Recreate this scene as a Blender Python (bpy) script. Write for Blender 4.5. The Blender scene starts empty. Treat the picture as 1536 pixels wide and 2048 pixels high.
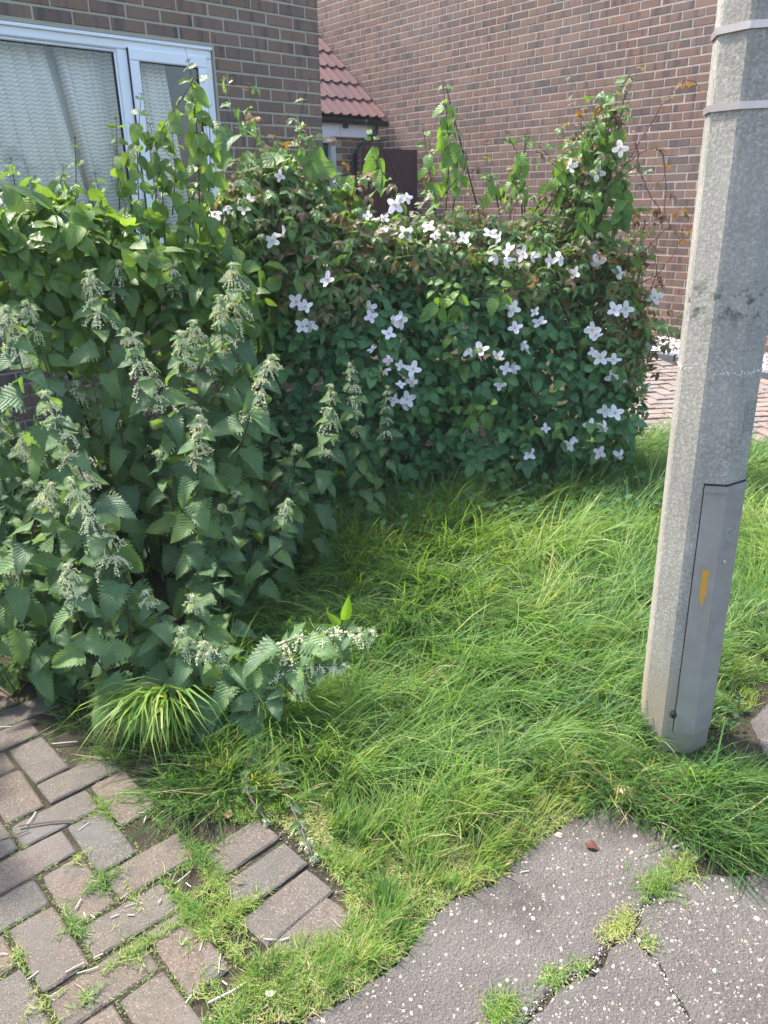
import bpy, math, random
import numpy as np
from mathutils import Matrix, Vector
random.seed(7)
R = np.random.RandomState(7)
sc = bpy.context.scene
col = sc.collection
GZ = -1.54                                   # ground level; the camera stands at the origin, eye height 1.54 m

# ------------------------------------------------------------------ camera, sky, sun, exposure
F_PX, TH, ROLL = 1560.0, math.radians(21.75), -0.0188
cd = bpy.data.cameras.new("camera"); cam = bpy.data.objects.new("camera", cd); col.objects.link(cam)
cd.sensor_fit = 'VERTICAL'; cd.sensor_height = 24.0; cd.lens = 24.0 * F_PX / 2048.0
cd.clip_start = 0.02; cd.clip_end = 300.0
cam.matrix_world = (Matrix.Rotation(math.radians(90) - TH, 4, 'X') @ Matrix.Rotation(ROLL, 4, 'Z'))
sc.camera = cam
SUN_DIR = Vector((-0.80, 0.60, 0)).normalized()
SUN_EL = math.radians(58)
w = bpy.data.worlds.new("World"); sc.world = w; w.use_nodes = True
nt = w.node_tree; nt.nodes.clear()
sky = nt.nodes.new('ShaderNodeTexSky'); sky.sky_type = 'NISHITA'; sky.sun_disc = False
sky.sun_elevation = SUN_EL; sky.sun_rotation = math.atan2(SUN_DIR.x, SUN_DIR.y)
sky.air_density = 1.0; sky.dust_density = 2.5; sky.ozone_density = 1.0
bg = nt.nodes.new('ShaderNodeBackground'); bg.inputs['Strength'].default_value = 0.15
wo = nt.nodes.new('ShaderNodeOutputWorld')
nt.links.new(sky.outputs[0], bg.inputs[0]); nt.links.new(bg.outputs[0], wo.inputs[0])
sd = bpy.data.lights.new("sun", 'SUN'); sd.energy = 2.65; sd.angle = math.radians(4); sd.color = (1.0, 0.95, 0.86)
so = bpy.data.objects.new("sun", sd); col.objects.link(so)
sv = Vector((SUN_DIR.x * math.cos(SUN_EL), SUN_DIR.y * math.cos(SUN_EL), math.sin(SUN_EL)))
so.rotation_euler = sv.to_track_quat('Z', 'Y').to_euler()
so.location = (-6, 4, 9)
sc.view_settings.view_transform = 'Standard'; sc.view_settings.look = 'None'
sc.view_settings.gamma = 1.0; sc.view_settings.use_curve_mapping = False
sc.view_settings.exposure = 1.95
sc.render.engine = 'CYCLES'
sc.cycles.max_bounces = 8; sc.cycles.transparent_max_bounces = 12

# ------------------------------------------------------------------ measuring helpers (photo pixel -> ray from the eye)
def ray(x, y):
    dx, dy = x - 768, y - 1024
    cr, sr = math.cos(ROLL), math.sin(ROLL)
    px = dx * cr + dy * sr; py = -dx * sr + dy * cr
    c, s = math.cos(TH), math.sin(TH)
    return np.array([px / F_PX, c - py / F_PX * s, -s - py / F_PX * c])
def at(x, y, d):
    r = ray(x, y); return r * (d / r[1])
def gz(x, y):
    return GZ + 0.05 * np.clip(np.asarray(y, float) - 4.7, 0, 6)
def gnd(x, y):
    r = ray(x, y); return r * (GZ / r[2])

# ------------------------------------------------------------------ scene helpers
def tag(o, label=None, cat=None, group=None, kind=None):
    if label: o['label'] = label
    if cat: o['category'] = cat
    if group: o['group'] = group
    if kind: o['kind'] = kind
    return o
def empty(name, loc=(0, 0, 0), rz=0.0, parent=None):
    o = bpy.data.objects.new(name, None); col.objects.link(o)
    o.location = loc; o.rotation_euler = (0, 0, rz); o.empty_display_size = 0.1
    if parent: o.parent = parent
    return o
class Geo:
    """vertices, polygons of 3 or 4 corners and per-vertex data gathered for one mesh"""
    def __init__(s): s.V = []; s.F3 = []; s.F4 = []; s.U = []; s.T = []; s.M3 = []; s.M4 = []; s.n = 0
    def add(s, V, F3=None, F4=None, U=None, T=None, m=0):
        V = np.asarray(V, float).reshape(-1, 3)
        s.V.append(V)
        if F3 is not None and len(F3):
            F3 = np.asarray(F3, int).reshape(-1, 3); s.F3.append(F3 + s.n); s.M3.append(np.full(len(F3), m))
        if F4 is not None and len(F4):
            F4 = np.asarray(F4, int).reshape(-1, 4); s.F4.append(F4 + s.n); s.M4.append(np.full(len(F4), m))
        s.U.append(np.zeros((len(V), 3)) if U is None else np.asarray(U, float).reshape(-1, 3))
        if T is None: T = 0.0
        s.T.append(np.full(len(V), T) if np.isscalar(T) else np.asarray(T, float))
        s.n += len(V); return s
    def arrays(s):
        V = np.concatenate(s.V)
        F3 = np.concatenate(s.F3) if s.F3 else np.zeros((0, 3), int)
        F4 = np.concatenate(s.F4) if s.F4 else np.zeros((0, 4), int)
        return V, F3, F4, np.concatenate(s.U), np.concatenate(s.T)
    def mesh(s, name, mats, smooth=False):
        V, F3, F4, U, T = s.arrays()
        me = bpy.data.meshes.new(name)
        me.vertices.add(len(V)); me.vertices.foreach_set('co', V.ravel())
        nl = F3.size + F4.size; npol = len(F3) + len(F4)
        me.loops.add(nl); me.polygons.add(npol)
        me.loops.foreach_set('vertex_index', np.concatenate([F3.ravel(), F4.ravel()]).astype(np.int32))
        st = np.concatenate([np.arange(len(F3)) * 3, F3.size + np.arange(len(F4)) * 4]).astype(np.int32)
        me.polygons.foreach_set('loop_start', st)
        mi = np.concatenate([np.concatenate(s.M3) if s.M3 else np.zeros(0), np.concatenate(s.M4) if s.M4 else np.zeros(0)]).astype(np.int32)
        if not isinstance(mats, (list, tuple)): mats = [mats]
        for m in mats: me.materials.append(m)
        me.polygons.foreach_set('material_index', mi)
        me.polygons.foreach_set('use_smooth', np.full(npol, smooth, dtype=bool))
        if np.any(U):
            a = me.attributes.new('leafuv', 'FLOAT_VECTOR', 'POINT'); a.data.foreach_set('vector', U.ravel().astype(np.float32))
        if np.any(T):
            a = me.attributes.new('tint', 'FLOAT', 'POINT'); a.data.foreach_set('value', T.astype(np.float32))
        me.update(calc_edges=True); return me
    def obj(s, name, mats, parent=None, smooth=False, loc=None, rot=None):
        o = bpy.data.objects.new(name, s.mesh(name, mats, smooth)); col.objects.link(o)
        if parent is not None: o.parent = parent
        if loc is not None: o.location = loc
        if rot is not None: o.rotation_euler = rot
        return o
def inst(name, me, parent, loc=(0, 0, 0), rot=None, scale=None, mat4=None):
    o = bpy.data.objects.new(name, me); col.objects.link(o)
    if parent is not None: o.parent = parent
    if mat4 is not None: o.matrix_basis = mat4
    else:
        o.location = loc
        if rot is not None: o.rotation_euler = rot
        if scale is not None: o.scale = scale
    return o
BF = np.array([[0, 3, 2, 1], [4, 5, 6, 7], [0, 1, 5, 4], [1, 2, 6, 5], [2, 3, 7, 6], [3, 0, 4, 7]])
def box(g, x0, x1, y0, y1, z0, z1, T=None, m=0, jit=0.0):
    V = np.array([[x0, y0, z0], [x1, y0, z0], [x1, y1, z0], [x0, y1, z0], [x0, y0, z1], [x1, y0, z1], [x1, y1, z1], [x0, y1, z1]], float)
    if jit: V += R.uniform(-jit, jit, V.shape)
    g.add(V, F4=BF, T=T, m=m); return g
def cbox(g, x0, x1, y0, y1, z0, z1, b=0.004, T=None, m=0):
    """box with its four front (low y) edges chamfered"""
    V = np.array([[x0, y0 + b, z0], [x1, y0 + b, z0], [x1, y0 + b, z1], [x0, y0 + b, z1],
                  [x0 + b, y0, z0 + b], [x1 - b, y0, z0 + b], [x1 - b, y0, z1 - b], [x0 + b, y0, z1 - b],
                  [x0, y1, z0], [x1, y1, z0], [x1, y1, z1], [x0, y1, z1]], float)
    F = [[4, 5, 6, 7], [0, 1, 5, 4], [1, 2, 6, 5], [2, 3, 7, 6], [3, 0, 4, 7], [8, 9, 1, 0], [9, 10, 2, 1], [10, 11, 3, 2], [11, 8, 0, 3], [8, 11, 10, 9]]
    g.add(V, F4=F, T=T, m=m); return g
def tube(g, P, r, sides=6, T=None, m=0, U=None):
    P = np.asarray(P, float); n = len(P)
    r = np.full(n, r) if np.isscalar(r) else np.asarray(r, float)
    d = np.gradient(P, axis=0); d /= np.linalg.norm(d, axis=1)[:, None] + 1e-9
    ref = np.array([0.31, 0.2, 0.93]); ref = np.tile(ref, (n, 1)); bad = np.abs((d * ref).sum(1)) > 0.93
    ref[bad] = [0.95, 0.3, 0.1]
    a = np.cross(d, ref); a /= np.linalg.norm(a, axis=1)[:, None] + 1e-9; b = np.cross(d, a)
    th = np.arange(sides) * 2 * math.pi / sides
    V = P[:, None, :] + r[:, None, None] * (a[:, None, :] * np.cos(th)[None, :, None] + b[:, None, :] * np.sin(th)[None, :, None])
    V = V.reshape(-1, 3)
    i = np.arange(n - 1)[:, None] * sides; j = np.arange(sides)[None, :]; k = (j + 1) % sides
    F = np.stack([i + j, i + k, i + sides + k, i + sides + j], -1).reshape(-1, 4)
    caps = [[0, q + 1, q] for q in range(1, sides - 1)] + [[(n - 1) * sides, (n - 1) * sides + q, (n - 1) * sides + q + 1] for q in range(1, sides - 1)]
    g.add(V, F4=F, F3=caps, T=T, m=m); return g
def smooth_path(P, n=24):
    """Catmull-Rom through control points"""
    P = np.asarray(P, float); Q = np.vstack([2 * P[0] - P[1], P, 2 * P[-1] - P[-2]])
    out = []
    m = len(P) - 1
    for s in np.linspace(0, m - 1e-6, n):
        i = int(s); t = s - i; p0, p1, p2, p3 = Q[i:i + 4]
        out.append(0.5 * (2 * p1 + (p2 - p0) * t + (2 * p0 - 5 * p1 + 4 * p2 - p3) * t * t + (3 * p1 - p0 - 3 * p2 + p3) * t ** 3))
    return np.array(out)
_nk = [(R.uniform(0, 2 * math.pi), R.uniform(0, 2 * math.pi)) for _ in range(40)]
def noise2(x, y, f, seed=0):
    v = 0
    for i in range(5):
        a, ph = _nk[(seed * 5 + i) % 40]
        v = v + np.sin((x * math.cos(a) + y * math.sin(a)) * f * (0.7 + 0.35 * i) + ph + 1.3 * np.sin((x * math.sin(a) - y * math.cos(a)) * f * 0.6 + ph * 2))
    return v / 3.2

# ------------------------------------------------------------------ material helpers
def newmat(name):
    m = bpy.data.materials.new(name); m.use_nodes = True; nt = m.node_tree; nt.nodes.clear()
    out = nt.nodes.new('ShaderNodeOutputMaterial'); return m, nt, out
class N:
    def __init__(s, nt): s.nt = nt
    def n(s, t, **kw):
        nd = s.nt.nodes.new(t)
        for k, v in kw.items():
            if k == 'op': nd.operation = v
            elif k == 'attr': nd.attribute_name = v
            elif k == 'bt': nd.blend_type = v
            elif k == 'dt': nd.data_type = v
            else: setattr(nd, k, v)
        return nd
    def set(s, nd, i, v):
        if v is None: return
        if hasattr(v, 'bl_idname') or hasattr(v, 'links'): s.nt.links.new(v, nd.inputs[i])
        else: nd.inputs[i].default_value = v
    def math(s, op, a, b=None, c=None, clamp=False):
        nd = s.n('ShaderNodeMath', op=op); nd.use_clamp = clamp
        s.set(nd, 0, a); s.set(nd, 1, b); s.set(nd, 2, c); return nd.outputs[0]
    def ramp(s, f, stops, interp='LINEAR'):
        nd = s.n('ShaderNodeValToRGB'); nd.color_ramp.interpolation = interp; s.set(nd, 0, f)
        cr = nd.color_ramp
        while len(cr.elements) > 1: cr.elements.remove(cr.elements[-1])
        for i, (p, c) in enumerate(stops):
            e = cr.elements[0] if i == 0 else cr.elements.new(p)
            e.position = p; e.color = tuple(c) + (1,) if len(c) == 3 else c
        return nd.outputs[0]
    def noise(s, vec, scale, detail=3, rough=0.55, dist=0.0):
        nd = s.n('ShaderNodeTexNoise'); s.set(nd, 'Vector', vec); nd.inputs['Scale'].default_value = scale
        nd.inputs['Detail'].default_value = detail; nd.inputs['Roughness'].default_value = rough; nd.inputs['Distortion'].default_value = dist
        return nd.outputs[0]
    def voro(s, vec, scale, out=0, feature='F1', rnd=1.0):
        nd = s.n('ShaderNodeTexVoronoi'); nd.feature = feature; s.set(nd, 'Vector', vec); nd.inputs['Scale'].default_value = scale
        nd.inputs['Randomness'].default_value = rnd; return nd.outputs[out]
    def mix(s, f, a, b, bt='MIX'):
        nd = s.n('ShaderNodeMix', dt='RGBA', bt=bt); s.set(nd, 0, f)
        s.set(nd, 6, a if not isinstance(a, tuple) or len(a) == 4 else a + (1,)); s.set(nd, 7, b if not isinstance(b, tuple) or len(b) == 4 else b + (1,))
        return nd.outputs[2]
    def pos(s): return s.n('ShaderNodeNewGeometry').outputs['Position']
    def obj(s): return s.n('ShaderNodeTexCoord').outputs['Object']
    def sep(s, v):
        nd = s.n('ShaderNodeSeparateXYZ'); s.set(nd, 0, v); return nd.outputs
    def comb(s, x, y, z):
        nd = s.n('ShaderNodeCombineXYZ'); s.set(nd, 0, x); s.set(nd, 1, y); s.set(nd, 2, z); return nd.outputs[0]
    def rnd(s):
        """a number for each thing: the object's own, shifted by the mesh's tint"""
        a = s.n('ShaderNodeObjectInfo').outputs['Random']; b = s.n('ShaderNodeAttribute', attr='tint').outputs['Fac']
        return s.math('FRACT', s.math('ADD', a, b))
    def bump(s, h, strength=0.3, dist=0.01, normal=None):
        nd = s.n('ShaderNodeBump'); nd.inputs['Strength'].default_value = strength; nd.inputs['Distance'].default_value = dist
        s.set(nd, 'Height', h); s.set(nd, 'Normal', normal); return nd.outputs[0]
    def bsdf(s, out, color, rough=0.8, normal=None, metal=0.0, spec=0.4, **kw):
        nd = s.n('ShaderNodeBsdfPrincipled'); s.set(nd, 'Base Color', color if not isinstance(color, tuple) or len(color) == 4 else color + (1,))
        s.set(nd, 'Roughness', rough); s.set(nd, 'Normal', normal); nd.inputs['Metallic'].default_value = metal
        nd.inputs['Specular IOR Level'].default_value = spec
        if out is not None: s.nt.links.new(nd.outputs[0], out.inputs[0])
        return nd
def plain(name, color, rough=0.6, metal=0.0, spec=0.4, var=0.12, nscale=20.0, bump=0.0):
    m, nt, out = newmat(name); k = N(nt)
    n = k.noise(k.obj(), nscale, 4)
    c = k.mix(k.math('MULTIPLY', n, 1.0), tuple(v * (1 - var) for v in color), tuple(min(1, v * (1 + var)) for v in color))
    k.bsdf(out, c, rough, k.bump(n, bump, 0.003) if bump else None, metal, spec); return m

def leaf_mat(name, ramp, under=(1.25, 1.2, 1.3), trans=0.38, vein='net', nv=9.0, slope=0.42, rough=0.45, vcol=0.35, bump=0.5, spec=0.35, tcol=1.7):
    """leaf: colour per leaf, lighter veins and puckered relief from the leaf's own u,v, light passes through"""
    m, nt, out = newmat(name); k = N(nt)
    uv = k.sep(k.n('ShaderNodeAttribute', attr='leafuv').outputs['Vector'])
    au = k.math('ABSOLUTE', uv[0])
    if vein == 'arc': wv = k.math('SUBTRACT', uv[1], k.math('MULTIPLY', k.math('POWER', au, 0.75), slope))
    else: wv = k.math('SUBTRACT', uv[1], k.math('MULTIPLY', au, slope))
    fr = k.math('FRACT', k.math('MULTIPLY', wv, nv))
    tri = k.math('ABSOLUTE', k.math('SUBTRACT', fr, 0.5))              # 0.5 on the vein, 0 between
    lines = k.math('MULTIPLY', k.math('SUBTRACT', tri, 0.40), 9.0, clamp=True)
    mid = k.math('SUBTRACT', 1.0, k.math('MULTIPLY', au, 14.0), clamp=True)
    ve = k.math('MAXIMUM', lines, mid)
    base = k.ramp(k.rnd(), ramp)
    nz = k.noise(k.pos(), 45.0, 3)
    base = k.mix(k.math('MULTIPLY', nz, 0.35), base, (0.03, 0.05, 0.02), 'MIX')
    colr = k.mix(k.math('MULTIPLY', ve, vcol), base, k.mix(1.0, base, (1.9, 1.75, 1.7, 1), 'MULTIPLY'))
    gm = k.n('ShaderNodeNewGeometry').outputs['Backfacing']
    colr = k.mix(k.math('MULTIPLY', gm, 0.6), colr, k.mix(1.0, colr, tuple(under) + (1,), 'MULTIPLY'))
    hgt = k.math('SUBTRACT', 0.5, k.math('MULTIPLY', tri, 1.0))
    nb = k.bump(hgt, bump, 0.004)
    p = k.bsdf(None, colr, rough, nb, spec=spec)
    tr = k.n('ShaderNodeBsdfTranslucent')
    k.set(tr, 0, k.mix(1.0, colr, (tcol * 1.15, tcol * 1.1, tcol * 0.45, 1), 'MULTIPLY')); k.set(tr, 'Normal', nb)
    mx = k.n('ShaderNodeMixShader'); mx.inputs[0].default_value = trans
    nt.links.new(p.outputs[0], mx.inputs[1]); nt.links.new(tr.outputs[0], mx.inputs[2]); nt.links.new(mx.outputs[0], out.inputs[0])
    return m

def brick_mat(name, dvec, ramp, spk):
    m, nt, out = newmat(name); k = N(nt)
    P = k.pos(); dt = k.n('ShaderNodeVectorMath', op='DOT_PRODUCT'); nt.links.new(P, dt.inputs[0]); dt.inputs[1].default_value = dvec
    s = dt.outputs['Value']; z = k.sep(P)[2]
    v = k.comb(s, 0.0, z); r = k.rnd()
    base = k.ramp(r, ramp)
    band = k.noise(k.comb(k.math('MULTIPLY', s, 1.0), r, k.math('MULTIPLY', z, 0.08)), 17.0, 2, 0.5)
    bm = k.math('MULTIPLY', k.math('SUBTRACT', band, 0.53), 9.0, clamp=True)
    c = k.mix(k.math('MULTIPLY', bm, 0.62), base, (0.060, 0.055, 0.062))
    sp = k.noise(v, 260.0, 2, 0.6); spm = k.math('MULTIPLY', k.math('SUBTRACT', sp, 0.60), 9.0, clamp=True)
    pat = k.math('MULTIPLY', k.math('SUBTRACT', k.noise(v, 9.0, 3), 0.42), 3.0, clamp=True)
    c = k.mix(k.math('MULTIPLY', k.math('MULTIPLY', spm, pat), 0.75), c, spk)
    wt = k.noise(P, 1.3, 4, .6); c = k.mix(k.math('MULTIPLY', k.math('SUBTRACT', wt, .45), 1.6, clamp=True), c, k.mix(.5, c, (0.27, 0.24, 0.21)))
    h = k.math('ADD', k.noise(v, 160.0, 4, 0.7), k.math('MULTIPLY', k.noise(v, 30.0, 2), 0.6))
    k.bsdf(out, c, 0.88, k.bump(h, 0.55, 0.004), spec=0.25); return m
def mortar_mat(name, ca, cb):
    m, nt, out = newmat(name); k = N(nt); P = k.pos()
    n = k.noise(P, 14.0, 5, 0.65); f = k.noise(P, 240.0, 2)
    c = k.mix(n, ca, cb); c = k.mix(k.math('MULTIPLY', f, 0.3), c, (0.12, 0.10, 0.08))
    k.bsdf(out, c, 0.95, k.bump(k.math('ADD', f, n), 0.6, 0.004), spec=0.15); return m

D1 = np.array([math.sin(0.818), math.cos(0.818), 0.0]); W1D = 4.93
D2 = -np.array([math.sin(-0.703), math.cos(-0.703), 0.0]); W2D = 7.45
N1 = np.array([-D1[1], D1[0], 0.0]); N2 = np.array([-D2[1], D2[0], 0.0])          # both point away from the camera
A1, A2 = math.atan2(D1[1], D1[0]), math.atan2(D2[1], D2[0])
UC = 4.068                                                                         # near house's corner along D1
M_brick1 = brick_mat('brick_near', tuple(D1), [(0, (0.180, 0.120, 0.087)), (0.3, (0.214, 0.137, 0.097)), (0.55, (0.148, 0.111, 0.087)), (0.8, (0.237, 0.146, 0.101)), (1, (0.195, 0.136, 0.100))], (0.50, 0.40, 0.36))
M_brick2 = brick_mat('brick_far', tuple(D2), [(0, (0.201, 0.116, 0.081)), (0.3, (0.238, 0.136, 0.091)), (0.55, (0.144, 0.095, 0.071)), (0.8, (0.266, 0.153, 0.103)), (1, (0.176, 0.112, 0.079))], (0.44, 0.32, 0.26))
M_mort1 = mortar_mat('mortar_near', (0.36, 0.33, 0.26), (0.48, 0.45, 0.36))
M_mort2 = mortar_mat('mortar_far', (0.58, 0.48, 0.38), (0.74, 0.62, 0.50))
M_upvc = plain('white_upvc', (0.74, 0.77, 0.80), 0.35, var=0.04, nscale=6)
M_rubber = plain('black_rubber', (0.012, 0.012, 0.014), 0.6)
M_blackpl = plain('black_plastic', (0.018, 0.018, 0.022), 0.4)
M_whitewood = plain('white_painted_wood', (0.60, 0.60, 0.62), 0.6, var=0.1, nscale=12, bump=0.2)
M_green = plain('green_painted_door', (0.02, 0.075, 0.055), 0.45, var=0.15)
M_dark = plain('dark_room', (0.035, 0.032, 0.030), 0.9)

# ------------------------------------------------------------------ ground, haze of distance is negligible here
def m_soil():
    m, nt, out = newmat('soil'); k = N(nt); P = k.pos()
    n = k.noise(P, 7.0, 6, 0.65); f = k.noise(P, 150.0, 4, 0.7); g = k.noise(P, 28.0, 4, 0.7)
    c = k.ramp(n, [(0.3, (0.030, 0.024, 0.018)), (0.5, (0.050, 0.040, 0.028)), (0.7, (0.075, 0.060, 0.042))])
    c = k.mix(k.math('MULTIPLY', k.math('SUBTRACT', g, 0.52), 7.0, clamp=True), c, (0.035, 0.052, 0.016))
    sp = k.math('MULTIPLY', k.math('SUBTRACT', k.noise(P, 330.0, 1), 0.66), 12.0, clamp=True)
    c = k.mix(sp, c, (0.30, 0.27, 0.21))
    k.bsdf(out, c, 0.95, k.bump(k.math('ADD', f, g), 0.8, 0.012), spec=0.15); return m
M_soil = m_soil()
def ax(lo, hi, a, b, step, far):
    return np.unique(np.concatenate([np.arange(a, b + 1e-6, step), np.linspace(lo, a, far), np.linspace(b, hi, far)]))
X = ax(-60, 60, -4.0, 6.0, 0.1, 8); Y = ax(-40, 90, -1.0, 11.0, 0.1, 8)
XX, YY = np.meshgrid(X, Y, indexing='ij')
ZZ = gz(XX, YY) - 0.0085 + 0.0035 * noise2(XX, YY, 14, 1)
V = np.stack([XX, YY, ZZ], -1).reshape(-1, 3); i = np.arange(len(X) - 1)[:, None] * len(Y) + np.arange(len(Y) - 1)[None, :]
g = Geo(); g.add(V, F4=np.stack([i, i + len(Y), i + len(Y) + 1, i + 1], -1).reshape(-1, 4))
tag(g.obj('ground', M_soil, smooth=True), kind='structure')

# ------------------------------------------------------------------ brick houses
def brick_meshes(mat, n=8, L=0.2135, H=0.0632):
    out = []
    for q in range(n):
        g = Geo(); j = R.uniform(-0.0012, 0.0012, 4)
        cbox(g, -L / 2 + j[0], L / 2 + j[1], -0.004 + j[2], 0.05, -H / 2, H / 2, 0.0035)
        out.append(g.mesh('brick', mat))
    return out
def lay_bricks(root, wallpart, mat, courses, keep, cam_key, nparts):
    """courses: list of (z_centre, x0, x1) bricks in wall coordinates; the nparts nearest in view become parts, the rest one mesh"""
    full = [b for b in courses if abs((b[2] - b[1]) - 0.215) < 1e-4 and keep(b)]
    full.sort(key=cam_key); sel = set(id(b) for b in full[:nparts])
    ms = brick_meshes(mat); g = Geo()
    for b in courses:
        if id(b) in sel:
            inst('brick', ms[R.randint(8)], wallpart, ((b[1] + b[2]) / 2 + R.uniform(-.001, .001), R.uniform(-0.0015, 0.002), b[0] + R.uniform(-.001, .001)), (0, R.uniform(-.004, .004), 0))
        else:
            cbox(g, b[1] + .0008, b[2] - .0008, -0.004 + R.uniform(-.0015, .001), 0.05, b[0] - 0.0316, b[0] + 0.0316, 0.0035, T=R.uniform(0.01, 1))
    o = g.obj('brick_courses', mat, wallpart); tag(o, kind='stuff')

# near house (window wall)
C1 = D1 * UC + N1 * W1D
h1 = empty('brick_house', (C1[0], C1[1], GZ), A1)
tag(h1, 'nearer house of dark purple brown brick with a white framed window above the shrubs', 'house')
WX0, WX1, WZ0, WZ1 = -2.95, -0.885, 1.235, 2.478        # window opening, wall coordinates (x along, z above ground)
XL, TOP1 = -7.5, 2.98
g = Geo()
box(g, XL, WX0, 0, 0.28, -0.3, TOP1); box(g, WX1, 0, 0, 0.28, -0.3, TOP1)
box(g, WX0, WX1, 0, 0.28, -0.3, WZ0); box(g, WX0, WX1, 0, 0.28, WZ1, TOP1)
box(g, -0.28, 0, 0.28, 7.0, -0.3, TOP1); box(g, XL, XL + .28, 0.28, 7.0, -0.3, TOP1); box(g, XL + .28, -.28, 6.72, 7.0, -0.3, TOP1)
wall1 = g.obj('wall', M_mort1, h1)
def local1(p): return ((p - C1) @ D1, (p - C1) @ N1, p[2] - GZ)
def wallpt(x, y, Nn, Dd):
    r = ray(x, y); return r * (Dd / (r @ Nn))
zb = wallpt(637.4, 92.2, N1, W1D)[2] - GZ; z0 = zb % 0.075; kb = round((zb - z0) / 0.075)
bricks = []
for kk in range(-1, int(TOP1 / 0.075)):
    zc = z0 + kk * 0.075 + 0.0375
    if zc + .033 > TOP1: continue
    off = 0.1125 if (kk - kb) % 2 == 0 else 0.0
    x = 0.0
    e = [0.0, -0.1075 if off else -0.220]
    xs = [(-0.1075, 0.0)] if off else [(-0.215, 0.0)]
    x = xs[0][0] - 0.010
    while x > -3.9:
        xs.append((x - 0.215, x)); x -= 0.225
    for a, b in xs:
        if WZ0 - 0.035 < zc < WZ1 + 0.03:
            if b > WX0 and a < WX1:
                if a < WX0 - 0.03: b = WX0 - 0.004
                elif b > WX1 + 0.03: a = WX1 + 0.012
                else: continue
        bricks.append((zc, a, b))
def vis1(b):
    p = C1 + D1 * (b[1] + b[2]) / 2; z = b[0] + GZ; return z > -0.75 and (b[0] > WZ1 or b[2] > -1.2 or b[1] < -2.2) and b[1] > -2.75
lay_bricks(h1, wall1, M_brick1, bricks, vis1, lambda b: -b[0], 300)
g = Geo()                                                 # the return wall's bricks, seen only edge on
for kk in range(0, int(TOP1 / 0.075)):
    zc = z0 + kk * 0.075 + 0.0375
    if zc > TOP1 - .03: continue
    y = 0.0525 + (0.0 if (kk - kb) % 2 else 0.1125)
    while y < 3.0:
        box(g, -0.01, 0.004, y, y + 0.215, zc - .0325, zc + .0325, T=R.uniform(.01, 1)); y += 0.225
tag(g.obj('side_brick_courses', M_brick1, wall1), kind='stuff')

# window
win = empty('window', (0, 0, 0), 0, h1)
def member(g, x0, x1, z0, z1, y0, y1, b=0.008): cbox(g, x0, x1, y0, y1, z0, z1, b)
g = Geo(); MX = -1.508
member(g, WX0 + .003, WX1 - .003, WZ1 - 0.072, WZ1 - .003, 0.012, 0.09)                   # head
member(g, WX0 + .003, WX1 - .003, WZ1 - 0.022, WZ1 - .003, -0.004, 0.0118, 0.003)
member(g, WX0 + .003, WX0 + .07, WZ0 + .06, WZ1 - .0725, 0.012, 0.09); member(g, WX1 - .070, WX1 - .003, WZ0 + .06, WZ1 - .0725, 0.012, 0.09)
member(g, MX - .034, MX + .034, WZ0 + .06, WZ1 - .0725, 0.012, 0.09)
member(g, WX0 + .003, WX1 - .003, WZ0 + .003, WZ0 + .0595, 0.012, 0.09)
g.obj('frame', M_upvc, win)
g = Geo()                                                  # glazing beads round the fixed pane
a0, a1, b0, b1 = WX0 + .07, MX - .034, WZ0 + .06, WZ1 - .0725
for q, (x0, x1, zz0, zz1) in enumerate([(a0, a1, b1 - .016, b1 - .0005), (a0, a1, b0 + .0005, b0 + .016), (a0 + .0005, a0 + .016, b0 + .0165, b1 - .0165), (a1 - .016, a1 - .0005, b0 + .0165, b1 - .0165)]):
    cbox(g, x0, x1, 0.022, 0.05, zz0, zz1, 0.006)
g.obj('glazing_bead', M_upvc, win)
s0, s1, t0, t1 = MX + .030, WX1 - .052, WZ0 + .045, WZ1 - .060                             # opening sash stands proud of the frame
g = Geo(); sw = 0.066
cbox(g, s0, s1, -0.006, 0.011, t1 - sw, t1, 0.006); cbox(g, s0, s1, -0.006, 0.011, t0, t0 + sw, 0.006)
cbox(g, s0, s0 + sw, -0.006, 0.011, t0 + sw + .0005, t1 - sw - .0005, 0.006); cbox(g, s1 - sw, s1, -0.006, 0.011, t0 + sw + .0005, t1 - sw - .0005, 0.006)
g.obj('sash', M_upvc, win)
g = Geo()
box(g, s0 - .004, s0 - .0005, -0.004, 0.0115, t0, t1); box(g, s0 + sw, s0 + sw + .005, .004, .0112, t0 + sw, t1 - sw); box(g, s1 - sw - .005, s1 - sw, .004, .0112, t0 + sw, t1 - sw)
box(g, s0 + sw + .0052, s1 - sw - .0052, .004, .0112, t1 - sw - .005, t1 - sw)
box(g, a1 - .021, a1 - .0165, .028, .052, b0 + .017, b1 - .017); box(g, a0 + .017, a1 - .0215, .028, .052, b1 - .021, b1 - .0165)
g.obj('gasket', M_rubber, win)
m, nt, out = newmat('window_glass'); k = N(nt)
tr = k.n('ShaderNodeBsdfTransparent'); tr.inputs[0].default_value = (0.99, 0.99, 0.98, 1); gl = k.n('ShaderNodeBsdfGlossy'); gl.inputs['Roughness'].default_value = 0.02
fr = k.n('ShaderNodeFresnel'); fr.inputs[0].default_value = 1.45; mx = k.n('ShaderNodeMixShader')
nt.links.new(fr.outputs[0], mx.inputs[0]); nt.links.new(tr.outputs[0], mx.inputs[1]); nt.links.new(gl.outputs[0], mx.inputs[2]); nt.links.new(mx.outputs[0], out.inputs[0]); M_glass = m
g = Geo(); box(g, a0 + .012, a1 - .012, .036, .042, b0 + .012, b1 - .012); g.obj('pane', M_glass, win)
g = Geo(); box(g, s0 + sw - .004, s1 - sw + .004, .0118, .0178, t0 + sw - .004, t1 - sw + .004); g.obj('pane', M_glass, win)
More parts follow.
